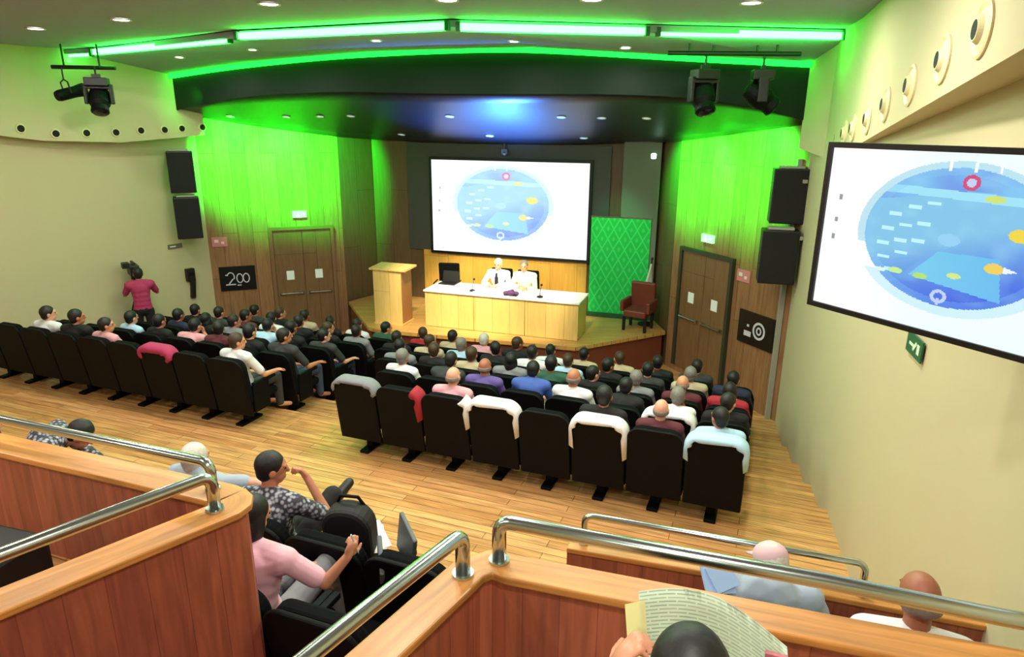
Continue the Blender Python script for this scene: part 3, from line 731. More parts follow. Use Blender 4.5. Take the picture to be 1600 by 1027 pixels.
bm = BM(); add_cyl(bm, (1.93, 9.18, 5.74), (3.6, 9.18, 5.74), .028); obj('bar', bm, black, r)
for x in (2.2, 2.5, 3.05, 3.3): obj('hanger', (lambda b: (add_cyl(b, (x, 9.18, 5.72), (x, 9.18, 5.90), .014), b)[1])(BM()), black, r)
moving_head((2.42, 9.18, 5.56), R(10), R(150), 'black moving stage light, left one under the right bar', 1.0)
moving_head((3.15, 9.18, 5.56), R(80), R(125), 'black moving stage light, right one under the right bar', 1.0)
r = empty('lighting_bar', (0, 0, 0), 0, 'black lighting bar hung before the left soffit', 'lighting bar')
bm = BM(); add_cyl(bm, (-7.1, 11.15, 5.66), (-6.2, 11.3, 5.66), .03); obj('bar', bm, black, r)
for x in (-6.95, -6.4): obj('hanger', (lambda b: (add_cyl(b, (x, 11.22, 5.66), (x, 11.22, 5.995), .014), b)[1])(BM()), black, r)
moving_head((-6.47, 11.2, 5.52), R(20), R(150), 'black moving stage light hanging before the left soffit', 1.05)
r = empty('theatre_spotlight', (-6.95, 11.15, 5.5), R(60), 'slim black spotlight left of the moving light before the left soffit', 'stage light')
bm = BM(); Mx = Matrix.Translation((.05, 0, -.22)) @ Matrix.Rotation(R(75), 4, 'Y'); add_lathe(bm, [(.07, -.2), (.085, -.15), (.085, .1), (.1, .22), (.1, .25)], Mx); obj('lamp_head', bm, shell, r)
bm = BM(); add_tube(bm, [(0, 0, .15), (0, 0, -.02), (0, .1, -.06), (0.03, .1, -.22)], .012, 8); add_tube(bm, [(0, 0, -.02), (0, -.1, -.06), (.03, -.1, -.22)], .012, 8); obj('yoke', bm, black, r)

# ------------------------------------------------------------------ parapets and handrails near the camera
def parapet(path, z0, z1, label, name='wooden_parapet', half=.055, capw_=.085):
    r = empty(name, (path[0][0], path[0][1], z0), 0, label, 'parapet')
    o = obj('panel', shift(ribbon(path, half, z0, z1 - .03), (-path[0][0], -path[0][1], -z0)), redwood, r)
    o = obj('cap', shift(ribbon(path, capw_, z1 - .035, z1), (-path[0][0], -path[0][1], -z0)), capw, r, bevel=.008)
    return r
lp = [(-9.6, 5.82), (-5.5, 4.35), (-2.8, 3.38), (-1.62, 2.96)] + arc((-1.2, 2.82), (-1.45, 2.90), (-1.33, 2.71), 6)[0:] + [(-1.87, 2.12), (-3.3, .55), (-4.9, -1.2)]
parapet(lp, 1.4, 3.2, 'red-brown panelled parapet with orange wood cap and rounded corner at left')
def pathsub(pts): return pts
rp_ = [(2.08, 1.72), (1.52, 1.875), (1.1, 2.0), (.5, 2.18), (.0, 2.33)]
rs_ = [(-.165, 2.31), (-.44, 1.87), (-.95, 1.05), (-1.7, -.15)]
full = rp_ + [(-.08, 2.36)] + rs_
parapet(full, 1.5, 3.2, 'dark wooden parapet with orange cap around the well in front right', capw_=.08)
parapet([(2.52, 2.98), (1.14, 3.42), (.36, 3.64)], .98, 2.42, 'low wooden parapet with a thin rail beyond the two men by the right wall', half=.05, capw_=.07)
def rail(pts, posts, r, label, pr=None):
    root = empty('handrail', pts[0], 0, label, 'handrail'); o = V(pts[0])
    bm = BM(); add_tube(bm, [V(p) - o for p in pts], r, 14); obj('rail', bm, steel, root, smooth=True)
    for (p, zt, zb_) in posts:
        bm = BM(); add_cyl(bm, V((p[0], p[1], zb_)) - o, V((p[0], p[1], zt)) - o, (pr or r) * .8); add_cyl(bm, V((p[0], p[1], zb_)) - o, V((p[0], p[1], zb_ + .012)) - o, r * 1.5)
        obj('post', bm, steel, root, smooth=False)
def down(p, q, zt, drop=.05, n=5):
    """a quarter bend from rail end p (coming from q) down into its post"""
    p = V(p); q = V(q); d = (p - q).normalized(); out = []
    for i in range(n + 1):
        a = i / n * pi / 2; out.append(tuple(V((p.x, p.y, zt)) + V((d.x, d.y, 0)) * (-drop + drop * sin(a)) + V((0, 0, -drop + drop * cos(a)))))
    return out
zt = 3.375
# left corner: two rails meeting above the rounded corner
pA = down((-1.345, 2.72), (-1.87, 2.12), zt)
rail([(-4.8, -1.1, zt), (-3.3, .55, zt), (-1.87, 2.12, zt)] + pA + [(-1.345, 2.72, 3.21)], [((-1.345, 2.72), 3.33, 3.2), ((-3.3, .55), zt, 3.2)], .028, 'steel handrail on the near side of the left parapet')
pB = down((-1.43, 2.90), (-2.8, 3.38), zt - .03)
rail([(-9.4, 5.72, zt - .03), (-5.5, 4.33, zt - .03), (-2.8, 3.38, zt - .03)] + pB + [(-1.43, 2.90, 3.21)], [((-1.43, 2.90), 3.30, 3.2), ((-5.5, 4.33), zt - .03, 3.2)], .024, 'steel handrail along the far side of the left parapet')
pC = down((-.185, 2.27), (-.44, 1.87), 3.385)
rail([(-1.72, -.15, 3.385), (-1.0, 1.0, 3.385), (-.46, 1.85, 3.385)] + pC + [(-.185, 2.27, 3.21)], [((-.185, 2.27), 3.35, 3.2), ((-1.0, 1.0), 3.385, 3.2)], .029, 'steel handrail with green sheen sloping at bottom centre')
pD = down((-.045, 2.36), (.5, 2.2), 3.385)
rail([(2.05, 1.72, 3.365), (1.6, 1.845, 3.37), (1.1, 2.0, 3.385), (.5, 2.18, 3.39)] + pD + [(-.045, 2.36, 3.21)], [((-.045, 2.36), 3.35, 3.2), ((2.0, 1.735), 3.365, 3.2)], .029, 'long steel handrail along the parapet at front right')
pE = down((.45, 3.62), (1.2, 3.4), 2.62); pF = down((1.93, 3.16), (1.2, 3.4), 2.62)
rail([(.45, 3.62, 2.43)] + pE[::-1] + pF + [(1.93, 3.16, 2.43)], [((.45, 3.62), 2.58, 2.42), ((1.93, 3.16), 2.58, 2.42)], .02, 'thinner steel handrail on the low parapet by the right wall')

# ------------------------------------------------------------------ seats
def rounded_slab(w, h, t, rtop, bend=.0, nseg=6, nw=8):
    """upright slab in XZ, thickness along Y, rounded top corners, slight hollow"""
    prof = []
    for i in range(nseg + 1): a = i / nseg * pi / 2; prof.append((w / 2 - rtop + rtop * cos(a), h - rtop + rtop * sin(a)))
    pts = [(w / 2, 0), (w / 2, h * .5)] + prof + [(-x, z) for x, z in prof[::-1]] + [(-w / 2, h * .5), (-w / 2, 0)]
    bm = BM(); f = bm.faces.new([bm.verts.new((x, -t / 2 + bend * (x / w * 2) ** 2, z)) for x, z in pts])
    e = bmesh.ops.extrude_face_region(bm, geom=[f]); bmesh.ops.translate(bm, verts=[v for v in e['geom'] if isinstance(v, bmesh.types.BMVert)], vec=(0, t, 0))
    return bm
def make_seat():
    r = empty('auditorium_seat', (0, 0, 0), 0)
    tilt = Matrix.Rotation(R(9), 4, 'X')
    bm = rounded_slab(.525, .62, .085, .12); bmesh.ops.transform(bm, matrix=Matrix.Translation((0, -.17, .37)) @ tilt, verts=bm.verts[:])
    obj('backrest', bm, fabric, r, bevel=.02)
    bm = rounded_slab(.565, .80, .035, .13); bmesh.ops.transform(bm, matrix=Matrix.Translation((0, -.215, .20)) @ tilt, verts=bm.verts[:])
    obj('back_shell', bm, shell, r, bevel=.012)
    bm = BM(); add_box(bm, (0, .11, .385), (.48, .48, .11)); obj('seat_cushion', bm, fabric, r, bevel=.035)
    for s in (-1, 1):
        bm = BM(); add_box(bm, (s * .268, .05, .62), (.05, .42, .045)); add_box(bm, (s * .268, -.02, .42), (.035, .30, .38)); obj('armrest', bm, shell, r, bevel=.012)
    bm = BM(); add_box(bm, (0, .0, .17), (.09, .13, .34)); obj('pedestal', bm, shell, r, bevel=.01)
    bm = BM(); add_box(bm, (0, .0, .018), (.12, .40, .036)); obj('foot_plate', bm, shell, r, bevel=.01)
    return r
def copy_tree(o, parent=None):
    c = o.copy(); COL.objects.link(c); c.parent = parent
    for ch in o.children: copy_tree(ch, c)
    return c
seat0 = make_seat(); seat_used = [False]
def seat(x, y, z, label, group, rz=ROT):
    s = seat0 if not seat_used[0] else copy_tree(seat0)
    seat_used[0] = True
    s.location = (x, y, z); s.rotation_euler = (0, 0, rz); tag(s, label, 'seat', group); return s
ordn = ['first', 'second', 'third', 'fourth', 'fifth', 'sixth', 'seventh', 'eighth', 'ninth', 'tenth']
rown = ['back row', 'second row from the back', 'third row from the back', 'fourth row from the back', 'front row']
OL = V((-7.37, 9.92)); OR = V((-1.73, 7.71)); SP = .585
slots = {}
for blk, O, rng in (('left', OL, {0: (-1, 8), 1: (0, 8), 2: (1, 8), 3: (0, 8), 4: (0, 8)}), ('right', OR, {0: (0, 8), 1: (0, 8), 2: (-1, 8), 3: (-2, 8), 4: (-2, 8)})):
    for k, (i0, i1) in rng.items():
        for i in range(i0, i1):
            p = O + D2 * SP * i + N2 * .9 * k; z = 1.0 - .2 * k
            n_aisle = (i1 - i) if blk == 'left' else (i - i0 + 1)
            where = f'{ordn[n_aisle - 1]} from the aisle'
            slots[(blk, k, i)] = (p, z, where)
            seat(p.x, p.y, z, f'black seat in the {rown[k]}, {blk} block, {where}', f'{blk} block auditorium seats')

# ------------------------------------------------------------------ people
def remesh(bm, voxel, smooth=3):
    me = bpy.data.meshes.new('tmp'); bm.to_mesh(me); bm.free()
    o = bpy.data.objects.new('tmp', me); COL.objects.link(o)
    m = o.modifiers.new('r', 'REMESH'); m.mode = 'VOXEL'; m.voxel_size = voxel; m.use_smooth_shade = True
    if smooth: s = o.modifiers.new('s', 'SMOOTH'); s.factor = .5; s.iterations = smooth
    dg = bpy.context.evaluated_depsgraph_get(); ev = o.evaluated_get(dg)
    out = bpy.data.meshes.new_from_object(ev)
    bpy.data.objects.remove(o); bpy.data.meshes.remove(me)
    out.polygons.foreach_set('use_smooth', [True] * len(out.polygons))
    return out
SIT = dict(pelvis=(0, -.02, .53), waist=(0, -.07, .70), chest=(0, -.10, .88), neck=(0, -.10, 1.03), head=(0, -.07, 1.155), yaw=0, pitch=0,
           shL=(-.185, -.10, .975), shR=(.185, -.10, .975), elL=(-.245, .02, .70), elR=(.245, .02, .70), wrL=(-.12, .24, .62), wrR=(.12, .24, .62),
           hdL=(.35, .85, -.3), hdR=(-.35, .85, -.3), hpL=(-.10, .0, .52), hpR=(.10, .0, .52), knL=(-.13, .44, .53), knR=(.13, .44, .53),
           anL=(-.13, .46, .10), anR=(.13, .46, .10), toL=(-.14, .64, .04), toR=(.14, .64, .04), curl=.5, female=False, sleeve='short', hair='short', fat=1.0)
def torso(bm, P, inf, fat=1.0):
    pv, w, c = V(P['pelvis']), V(P['waist']), V(P['chest'])
    add_sph(bm, pv, (.165 * fat + inf, .115 * fat + inf, .12 + inf))
    add_sph(bm, w, (.145 * fat + inf, .105 * fat + inf, .15 + inf)); add_sph(bm, c, (.165 * fat + inf, .112 * fat + inf, .16 + inf))
    add_sph(bm, (pv + w) / 2, (.15 * fat + inf, .11 * fat + inf, .13 + inf)); add_sph(bm, (w + c) / 2, (.15 * fat + inf, .11 * fat + inf, .13 + inf))
    sl, sr_ = V(P['shL']), V(P['shR']); nb = V(P['neck']) + V((0, 0, -.03))
    add_cap(bm, sl, nb, .06 + inf, .055 + inf); add_cap(bm, sr_, nb, .06 + inf, .055 + inf); add_cap(bm, sl, c, .06 + inf, .08 + inf); add_cap(bm, sr_, c, .06 + inf, .08 + inf)
def headM(P):
    return Matrix.Translation(V(P['head'])) @ Matrix.Rotation(P['yaw'], 4, 'Z') @ Matrix.Rotation(P['pitch'], 4, 'X')
def hand(bm, w, d, side, curl, k=1.0, up=None):
    d = V(d).normalized(); w = V(w)
    n = V((0, 0, -1)) if up is None else V(up)             # palm normal
    n = (n - d * n.dot(d)); n = n.normalized() if n.length > .1 else d.orthogonal().normalized()
    x = d.cross(n).normalized() * side                # towards the thumb
    pc = w + d * .05
    rot = Matrix((x, d, n)).transposed().to_4x4()
    add_sph(bm, pc, (.040 * k, .052, .018), rot)
    for i, (off, L) in enumerate(((.028, .072), (.009, .080), (-.010, .074), (-.028, .058))):
        a = w + d * .088 + x * off; c1 = curl * (1 + .12 * i)
        d1 = (d * cos(c1 * .6) + n * sin(c1 * .6)); b = a + d1 * L * .5; d2 = (d * cos(c1 * 1.7) + n * sin(c1 * 1.7)); c = b + d2 * L * .5
        add_cap(bm, a - d * .02, b, .0095, .009, 8); add_cap(bm, b, c, .009, .0075, 8)
    a = w + d * .025 + x * .03; b = a + (d * .6 + x * .75 + n * .15).normalized() * .04; c = b + (d * .9 + x * .25 + n * .3).normalized() * .03
    add_cap(bm, a, b, .013, .011, 8); add_cap(bm, b, c, .011, .009, 8)
def build_person(P, voxel=.009):
    q = dict(SIT); q.update(P); P = q; out = {}
    bm = BM(); torso(bm, P, 0, P['fat'])
    H = headM(P); rot = H.to_3x3().to_4x4()
    T = lambda p: H @ V(p)
    add_cap(bm, V(P['neck']) + V((0, 0, -.04)), T((0, -.015, -.05)), .058, .052)
    add_sph(bm, T((0, -.005, .02)), (.076, .095, .098), rot, 3); add_sph(bm, T((0, .022, -.045)), (.058, .068, .068), rot); add_sph(bm, T((0, .05, -.085)), (.028, .026, .024), rot)
    add_cap(bm, T((0, .085, .02)), T((0, .103, -.018)), .010, .015, 8); add_sph(bm, T((0, .082, -.052)), (.026, .012, .008), rot); add_sph(bm, T((0, .082, -.066)), (.022, .011, .007), rot)
    for s in (-1, 1):
        add_sph(bm, T((s * .079, -.008, -.004)), (.011, .022, .032), rot); add_cap(bm, T((s * .018, .086, .034)), T((s * .05, .074, .034)), .009, .007, 8)
        sd = 'L' if s < 0 else 'R'
        sh, el, wr = P['sh' + sd], P['el' + sd], P['wr' + sd]
        add_cap(bm, sh, el, .048, .038); add_cap(bm, el, wr, .038, .026); add_cap(bm, wr, V(wr) + V(P['hd' + sd]).normalized() * .03, .026, .024)
        hand(bm, wr, P['hd' + sd], -s, P['curl'], up=P.get('pn' + sd))
        hp, kn, an, to = P['hp' + sd], P['kn' + sd], P['an' + sd], P['to' + sd]
        add_cap(bm, hp, kn, .078, .056); add_cap(bm, kn, an, .055, .036); add_cap(bm, an, to, .036, .03)
        add_sph(bm, V(kn).lerp(V(an), .3) + V((0, -.015, 0)), (.055, .055, .09))
    out['body'] = remesh(bm, voxel, 2)
    # shirt
    bm = BM(); Q = dict(P); torso(bm, P, .014, P['fat'])
    add_cap(bm, V(P['neck']) + V((0, 0, -.05)), V(P['neck']) + V((0, .003, -.005)), .066, .063)
    for s in ('L', 'R'):
        sh, el, wr = V(P['sh' + s]), V(P['el' + s]), V(P['wr' + s])
        if P['sleeve'] == 'short': add_cap(bm, sh, sh.lerp(el, .75), .064, .060)
        else: add_cap(bm, sh, el, .064, .054); add_cap(bm, el, el.lerp(wr, .9), .054, .042)
    out['shirt'] = remesh(bm, voxel * 1.4, 3)
    bm = BM(); pv = V(P['pelvis'])
    add_sph(bm, pv + V((0, 0, -.02)), (.18 * P['fat'], .135 * P['fat'], .12))
    for s in ('L', 'R'):
        hp, kn, an = V(P['hp' + s]), V(P['kn' + s]), V(P['an' + s])
        add_cap(bm, hp, kn, .093, .070); add_cap(bm, kn, kn.lerp(an, .93), .070, .055)
    out['trousers'] = remesh(bm, voxel * 1.5, 3)
    for s in ('L', 'R'):
        bm = BM(); an, to = V(P['an' + s]), V(P['to' + s]); add_cap(bm, an + V((0, -.02, -.03)), to, .048, .042); add_cap(bm, an + V((0, 0, .03)), an + V((0, 0, -.04)), .045, .045)
        out['shoe' + s] = remesh(bm, .013, 2)
    # hair
    if P['hair'] != 'bald':
        bm = BM(); add_sph(bm, T((0, -.020, .036)), (.085, .100, .098), rot, 3)
        add_sph(bm, T((0, -.045, -.015)), (.072, .065, .075), rot)
        if P['hair'] == 'long':
            add_sph(bm, T((0, -.055, -.06)), (.085, .055, .11), rot); add_sph(bm, T((0, -.065, -.14)), (.09, .045, .10), rot)
            for s in (-1, 1): add_sph(bm, T((s * .068, -.015, -.05)), (.028, .05, .11), rot)
        for k in range(26):
            a = random.uniform(0, 2 * pi); e = random.uniform(.1, 1.3); add_sph(bm, T((.072 * cos(a) * cos(e), -.02 + .085 * sin(a) * cos(e), .036 + .084 * sin(e))), random.uniform(.013, .018), sub=2)
        out['hair'] = remesh(bm, .008, 5)
    else:
        bm = BM()
        for a in range(-110, 111, 10):
            aa = R(a); add_sph(bm, T((.074 * sin(aa), -.005 - .092 * cos(aa), -.01)), (.016, .016, .035), rot, 1)
        out['hair'] = remesh(bm, .008, 1)
    ey = []
    for s in (-1, 1):
        bm = BM(); add_sph(bm, T((s * .031, .079, .014)), (.012, .009, .008), rot, 2); ey.append(bm)
    out['eyes'] = ey
    out['P'] = P
    return out
eyem = mat('eye', (.12, .10, .09), .2)
def skin(i):
    cs = [(.80, .56, .44), (.72, .47, .36), (.85, .62, .52), (.64, .40, .30)]
    return mat(f'skin {i % 4}', cs[i % 4], .5, noise_amt=.06, noise_scale=20)
HAIRC = {'black': (.05, .045, .045), 'dark': (.10, .075, .06), 'brown': (.24, .16, .10), 'grey': (.48, .46, .44), 'white': (.80, .78, .74), 'none': (.50, .44, .40)}
CLO = {'white': (.88, .89, .90), 'black': (.06, .06, .07), 'dark grey': (.20, .21, .22), 'grey': (.50, .51, .53), 'pink': (.85, .62, .66), 'magenta': (.66, .18, .35), 'light blue': (.68, .82, .92), 'blue': (.25, .36, .66), 'purple': (.38, .32, .58), 'red': (.62, .12, .18), 'navy': (.12, .14, .24), 'beige': (.74, .68, .56), 'maroon': (.36, .14, .18), 'green': (.16, .34, .26), 'jeans': (.22, .27, .36)}
def cm(n): return mat('cloth ' + n, CLO[n], .8, noise_amt=.10, noise_scale=14, bump=.15)
def hm(n): return mat('hair ' + n, HAIRC[n], .55, noise_amt=.4, noise_scale=70, bump=.9)
meshmats = {}
def put_person(src, loc, rz, shirt, trousers, hairc, sk, label, group=None, scale=1.0, shoes=True, shirt_mat=None):
    def mk(name, me, m, parent=None):
        if not me.materials: me.materials.append(m)
        o = bpy.data.objects.new(name, me); COL.objects.link(o); o.parent = parent
        o.material_slots[0].link = 'OBJECT'; o.material_slots[0].material = m; return o
    b = mk('person', src['body'], skin(sk)); b.location = loc; b.rotation_euler.z = rz; b.scale = (scale,) * 3
    tag(b, label, 'person', group)
    mk('shirt', src['shirt'], shirt_mat or cm(shirt), b); mk('trousers', src['trousers'], cm(trousers), b); mk('hair', src['hair'], hm(hairc), b)
    if shoes: mk('shoe', src['shoeL'], black, b); mk('shoe', src['shoeR'], black, b)
    if 'eyeme' not in src:
        src['eyeme'] = []
        for bm in src['eyes']:
            me = bpy.data.meshes.new('eye'); bm.to_mesh(me); bm.free(); src['eyeme'].append(me)
    for me in src['eyeme']: mk('eye', me, eyem, b)
    return b
PB = {}
PB['ahead'] = build_person({})
PB['left'] = build_person(dict(yaw=.55, head=(-.02, -.07, 1.15), knR=(.16, .43, .53)))
PB['right'] = build_person(dict(yaw=-.6, head=(.02, -.07, 1.15), elR=(.27, .08, .69), wrR=(.27, .30, .68), hdR=(0, 1, -.1)))
PB['chin'] = build_person(dict(head=(.05, .0, 1.12), pitch=-.15, neck=(.03, -.06, 1.0), chest=(.02, -.08, .87), shL=(-.16, -.08, .96), shR=(.21, -.05, .95), elR=(.26, .13, .70), wrR=(.10, .10, 1.0), hdR=(-.15, -.05, 1), pnR=(-.3, -1, 0), curl=1.2))
PB['forward'] = build_person(dict(waist=(0, -.03, .70), chest=(0, .04, .86), neck=(0, .10, 1.0), head=(0, .16, 1.10), pitch=-.25, shL=(-.185, .06, .95), shR=(.185, .06, .95), elL=(-.24, .2, .70), elR=(.24, .2, .70), wrL=(-.07, .42, .64), wrR=(.07, .42, .64)))
PB['long'] = build_person(dict(hair='long', fat=.92, head=(0, -.06, 1.13), yaw=.15))
PB['baldhead'] = build_person(dict(hair='bald', yaw=-.1, fat=1.1))
POSTX = {'ahead': 'facing the stage', 'left': 'looking left', 'right': 'looking right', 'chin': 'chin on hand', 'forward': 'leaning forward', 'long': 'long hair', 'baldhead': ''}
rowp = ['back row', 'second row', 'third row', 'fourth row', 'front row']
def crowd(blk, k, i, pose, shirt, hairc, dx=0, dz=0):
    if (blk, k, i) not in slots: return
    p, z, where = slots[(blk, k, i)]
    hd = 'balding' if pose == 'baldhead' else ('long ' + hairc + ' hair' if pose == 'long' else hairc + ' hair')
    art = 'in ' + shirt
    lab = f'person {art}, {hd}, {blk} block {rowp[k]}, {where.replace("from the aisle", "from aisle")}'
    j = (hash((blk, k, i)) if False else (k * 13 + i * 7 + (3 if blk == 'left' else 0)))
    q = p + D2 * dx
    put_person(PB[pose], (q.x, q.y, z + dz - .005), ROT + R(((j * 37) % 15) - 7), shirt, ('jeans', 'black', 'dark grey', 'navy', 'beige')[j % 5], hairc, j, lab, f'people seated in the {blk} block', .96 + .01 * (j % 6), shoes=False)
spec = [
 ('left', 0, 1, 'right', 'white', 'dark'), ('left', 0, 2, 'right', 'black', 'black'), ('left', 0, 3, 'right', 'pink', 'dark'), ('left', 0, 7, 'right', 'white', 'brown'),
 ('left', 1, 2, 'ahead', 'light blue', 'black'), ('left', 1, 3, 'ahead', 'black', 'black'), ('left', 1, 4, 'chin', 'pink', 'black'), ('left', 1, 5, 'left', 'maroon', 'dark'), ('left', 1, 6, 'ahead', 'black', 'black'), ('left', 1, 7, 'right', 'dark grey', 'dark'),
 ('left', 2, 2, 'ahead', 'navy', 'black'), ('left', 2, 3, 'long', 'black', 'black'), ('left', 2, 4, 'right', 'grey', 'dark'), ('left', 2, 5, 'chin', 'light blue', 'black'), ('left', 2, 6, 'ahead', 'black', 'black'), ('left', 2, 7, 'right', 'dark grey', 'black'),
 ('left', 3, 1, 'ahead', 'black', 'black'), ('left', 3, 2, 'ahead', 'dark grey', 'dark'), ('left', 3, 3, 'right', 'maroon', 'black'), ('left', 3, 4, 'left', 'white', 'black'), ('left', 3, 5, 'ahead', 'black', 'dark'), ('left', 3, 6, 'right', 'black', 'brown'), ('left', 3, 7, 'ahead', 'grey', 'dark'),
 ('left', 4, 2, 'ahead', 'dark grey', 'black'), ('left', 4, 3, 'right', 'black', 'brown'), ('left', 4, 4, 'ahead', 'beige', 'dark'), ('left', 4, 5, 'left', 'black', 'black'), ('left', 4, 6, 'ahead', 'white', 'dark'), ('left', 4, 7, 'right', 'green', 'black'),
 ('right', 0, 2, 'baldhead', 'pink', 'none'), ('right', 0, 5, 'ahead', 'black', 'black'), ('right', 0, 6, 'baldhead', 'maroon', 'none'), ('right', 0, 7, 'left', 'light blue', 'black'),
 ('right', 1, 0, 'ahead', 'white', 'grey'), ('right', 1, 1, 'forward', 'dark grey', 'dark'), ('right', 1, 2, 'baldhead', 'purple', 'none'), ('right', 1, 3, 'forward', 'blue', 'black'), ('right', 1, 4, 'baldhead', 'white', 'none'), ('right', 1, 5, 'forward', 'black', 'black'), ('right', 1, 6, 'chin', 'white', 'grey'), ('right', 1, 7, 'right', 'black', 'dark'),
 ('right', 2, -1, 'ahead', 'grey', 'black'), ('right', 2, 0, 'left', 'black', 'brown'), ('right', 2, 1, 'ahead', 'beige', 'brown'), ('right', 2, 2, 'long', 'grey', 'black'), ('right', 2, 3, 'ahead', 'green', 'black'), ('right', 2, 4, 'right', 'black', 'black'), ('right', 2, 5, 'ahead', 'grey', 'grey'), ('right', 2, 6, 'baldhead', 'maroon', 'none'), ('right', 2, 7, 'long', 'red', 'dark'),
 ('right', 3, -2, 'ahead', 'black', 'dark'), ('right', 3, -1, 'right', 'beige', 'brown'), ('right', 3, 0, 'ahead', 'light blue', 'grey'), ('right', 3, 1, 'left', 'black', 'black'), ('right', 3, 2, 'ahead', 'white', 'dark'), ('right', 3, 3, 'ahead', 'light blue', 'brown'), ('right', 3, 4, 'right', 'black', 'black'), ('right', 3, 5, 'ahead', 'dark grey', 'black'), ('right', 3, 6, 'ahead', 'beige', 'grey'), ('right', 3, 7, 'ahead', 'navy', 'black'),
 ('right', 4, -2, 'left', 'red', 'brown'), ('right', 4, -1, 'ahead', 'beige', 'dark'), ('right', 4, 0, 'ahead', 'pink', 'white'), ('right', 4, 1, 'right', 'black', 'brown'), ('right', 4, 2, 'ahead', 'white', 'black'), ('right', 4, 3, 'ahead', 'beige', 'black'), ('right', 4, 4, 'left', 'beige', 'brown'), ('right', 4, 5, 'ahead', 'black', 'black'), ('right', 4, 6, 'ahead', 'dark grey', 'dark'),
]
for s_ in spec: crowd(*s_)

# garments hung over seat backs, and one grey band for an edge highlight
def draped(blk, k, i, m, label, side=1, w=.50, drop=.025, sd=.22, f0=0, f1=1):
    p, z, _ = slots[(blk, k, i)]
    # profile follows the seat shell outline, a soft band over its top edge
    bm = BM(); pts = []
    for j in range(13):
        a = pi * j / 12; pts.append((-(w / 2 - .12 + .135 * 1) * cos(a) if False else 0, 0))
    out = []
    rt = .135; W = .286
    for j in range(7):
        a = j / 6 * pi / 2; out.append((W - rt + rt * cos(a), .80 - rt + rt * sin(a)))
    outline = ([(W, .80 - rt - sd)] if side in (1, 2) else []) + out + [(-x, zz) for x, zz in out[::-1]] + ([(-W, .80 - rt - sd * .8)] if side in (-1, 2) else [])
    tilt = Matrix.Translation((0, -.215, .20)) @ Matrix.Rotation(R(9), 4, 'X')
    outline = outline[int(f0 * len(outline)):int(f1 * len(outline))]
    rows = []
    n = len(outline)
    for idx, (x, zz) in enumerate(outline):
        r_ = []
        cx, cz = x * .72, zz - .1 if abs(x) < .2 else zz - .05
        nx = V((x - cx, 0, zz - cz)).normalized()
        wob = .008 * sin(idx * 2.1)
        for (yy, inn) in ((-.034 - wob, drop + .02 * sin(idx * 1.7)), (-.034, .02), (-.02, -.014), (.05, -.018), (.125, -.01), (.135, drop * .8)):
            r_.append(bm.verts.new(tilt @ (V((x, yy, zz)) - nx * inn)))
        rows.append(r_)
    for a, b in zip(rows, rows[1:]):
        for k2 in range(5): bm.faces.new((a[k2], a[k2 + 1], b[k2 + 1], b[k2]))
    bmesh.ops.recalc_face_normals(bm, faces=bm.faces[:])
    o = obj('jacket_or_sheen_band', bm, m, loc=(p.x, p.y, z), rz=ROT, smooth=True); so_ = o.modifiers.new('thick', 'SOLIDIFY'); so_.thickness = .008; so_.offset = 1
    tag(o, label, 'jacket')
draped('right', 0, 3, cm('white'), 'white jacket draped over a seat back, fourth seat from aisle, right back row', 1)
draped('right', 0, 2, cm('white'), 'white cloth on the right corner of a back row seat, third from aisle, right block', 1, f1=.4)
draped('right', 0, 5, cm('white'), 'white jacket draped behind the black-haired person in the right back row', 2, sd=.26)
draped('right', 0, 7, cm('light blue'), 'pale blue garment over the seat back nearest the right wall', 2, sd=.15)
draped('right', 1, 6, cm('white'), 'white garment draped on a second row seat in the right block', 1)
draped('right', 0, 0, cm('grey'), 'grey band standing in for a highlight on the back row seat beside the aisle', 0, drop=.02)  # the seat edge's greyish highlight, modelled as a thin grey band
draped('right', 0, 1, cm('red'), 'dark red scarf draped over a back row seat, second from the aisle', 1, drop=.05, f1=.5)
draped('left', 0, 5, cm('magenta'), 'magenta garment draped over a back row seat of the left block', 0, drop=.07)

# ---- two speakers at the conference table
SPK = build_person(dict(waist=(0, -.01, .70), chest=(0, .02, .88), neck=(0, .02, 1.03), head=(0, .05, 1.16), pitch=-.05, shL=(-.185, .02, .975), shR=(.185, .02, .975), elL=(-.28, .16, .78), elR=(.28, .16, .78), wrL=(-.09, .36, .80), wrR=(.09, .36, .80), hdL=(.7, .6, 0), hdR=(-.7, .6, 0), sleeve='long', curl=.6), .008)
x, y, z = tloc(1.22, 1.0, 0); s1 = put_person(SPK, (x, y, .93 + .0), TA + pi, 'white', 'black', 'white', 2, 'white-haired man in white shirt with dark tie seated behind the table')
office_chair((x, y, .93), TA + pi, 'black chair of the man with the dark tie')
bm = BM(); P_ = SPK['P']; add_box(bm, (0, .155, .93), (.045, .012, .08)); add_box(bm, (0, .155, .80), (.07, .012, .24)); add_box(bm, (0, .148, .985), (.04, .016, .035)); obj('tie', bm, mat('dark tie', (.08, .08, .16), .6), s1)
SPK2 = build_person(dict(yaw=.15, waist=(0, -.01, .70), chest=(0, .02, .88), neck=(0, .02, 1.03), head=(.02, .04, 1.16), shL=(-.185, .02, .975), shR=(.185, .02, .975), elL=(-.25, .14, .74), elR=(.25, .14, .74), wrL=(-.14, .36, .80), wrR=(.02, .33, .82), hdL=(.4, .9, 0), hdR=(-.7, .6, .1), sleeve='long', curl=.6), .008)
x, y, z = tloc(1.80, .98, 0); s2 = put_person(SPK2, (x, y, .93), TA + pi, 'beige', 'navy', 'grey', 0, 'grey-haired man in pale shirt, right one of the two at the table', shirt_mat=mat('pale green shirt', (.82, .88, .78), .8))
office_chair((x, y, .93), TA + pi, 'black chair of the man in the pale shirt')

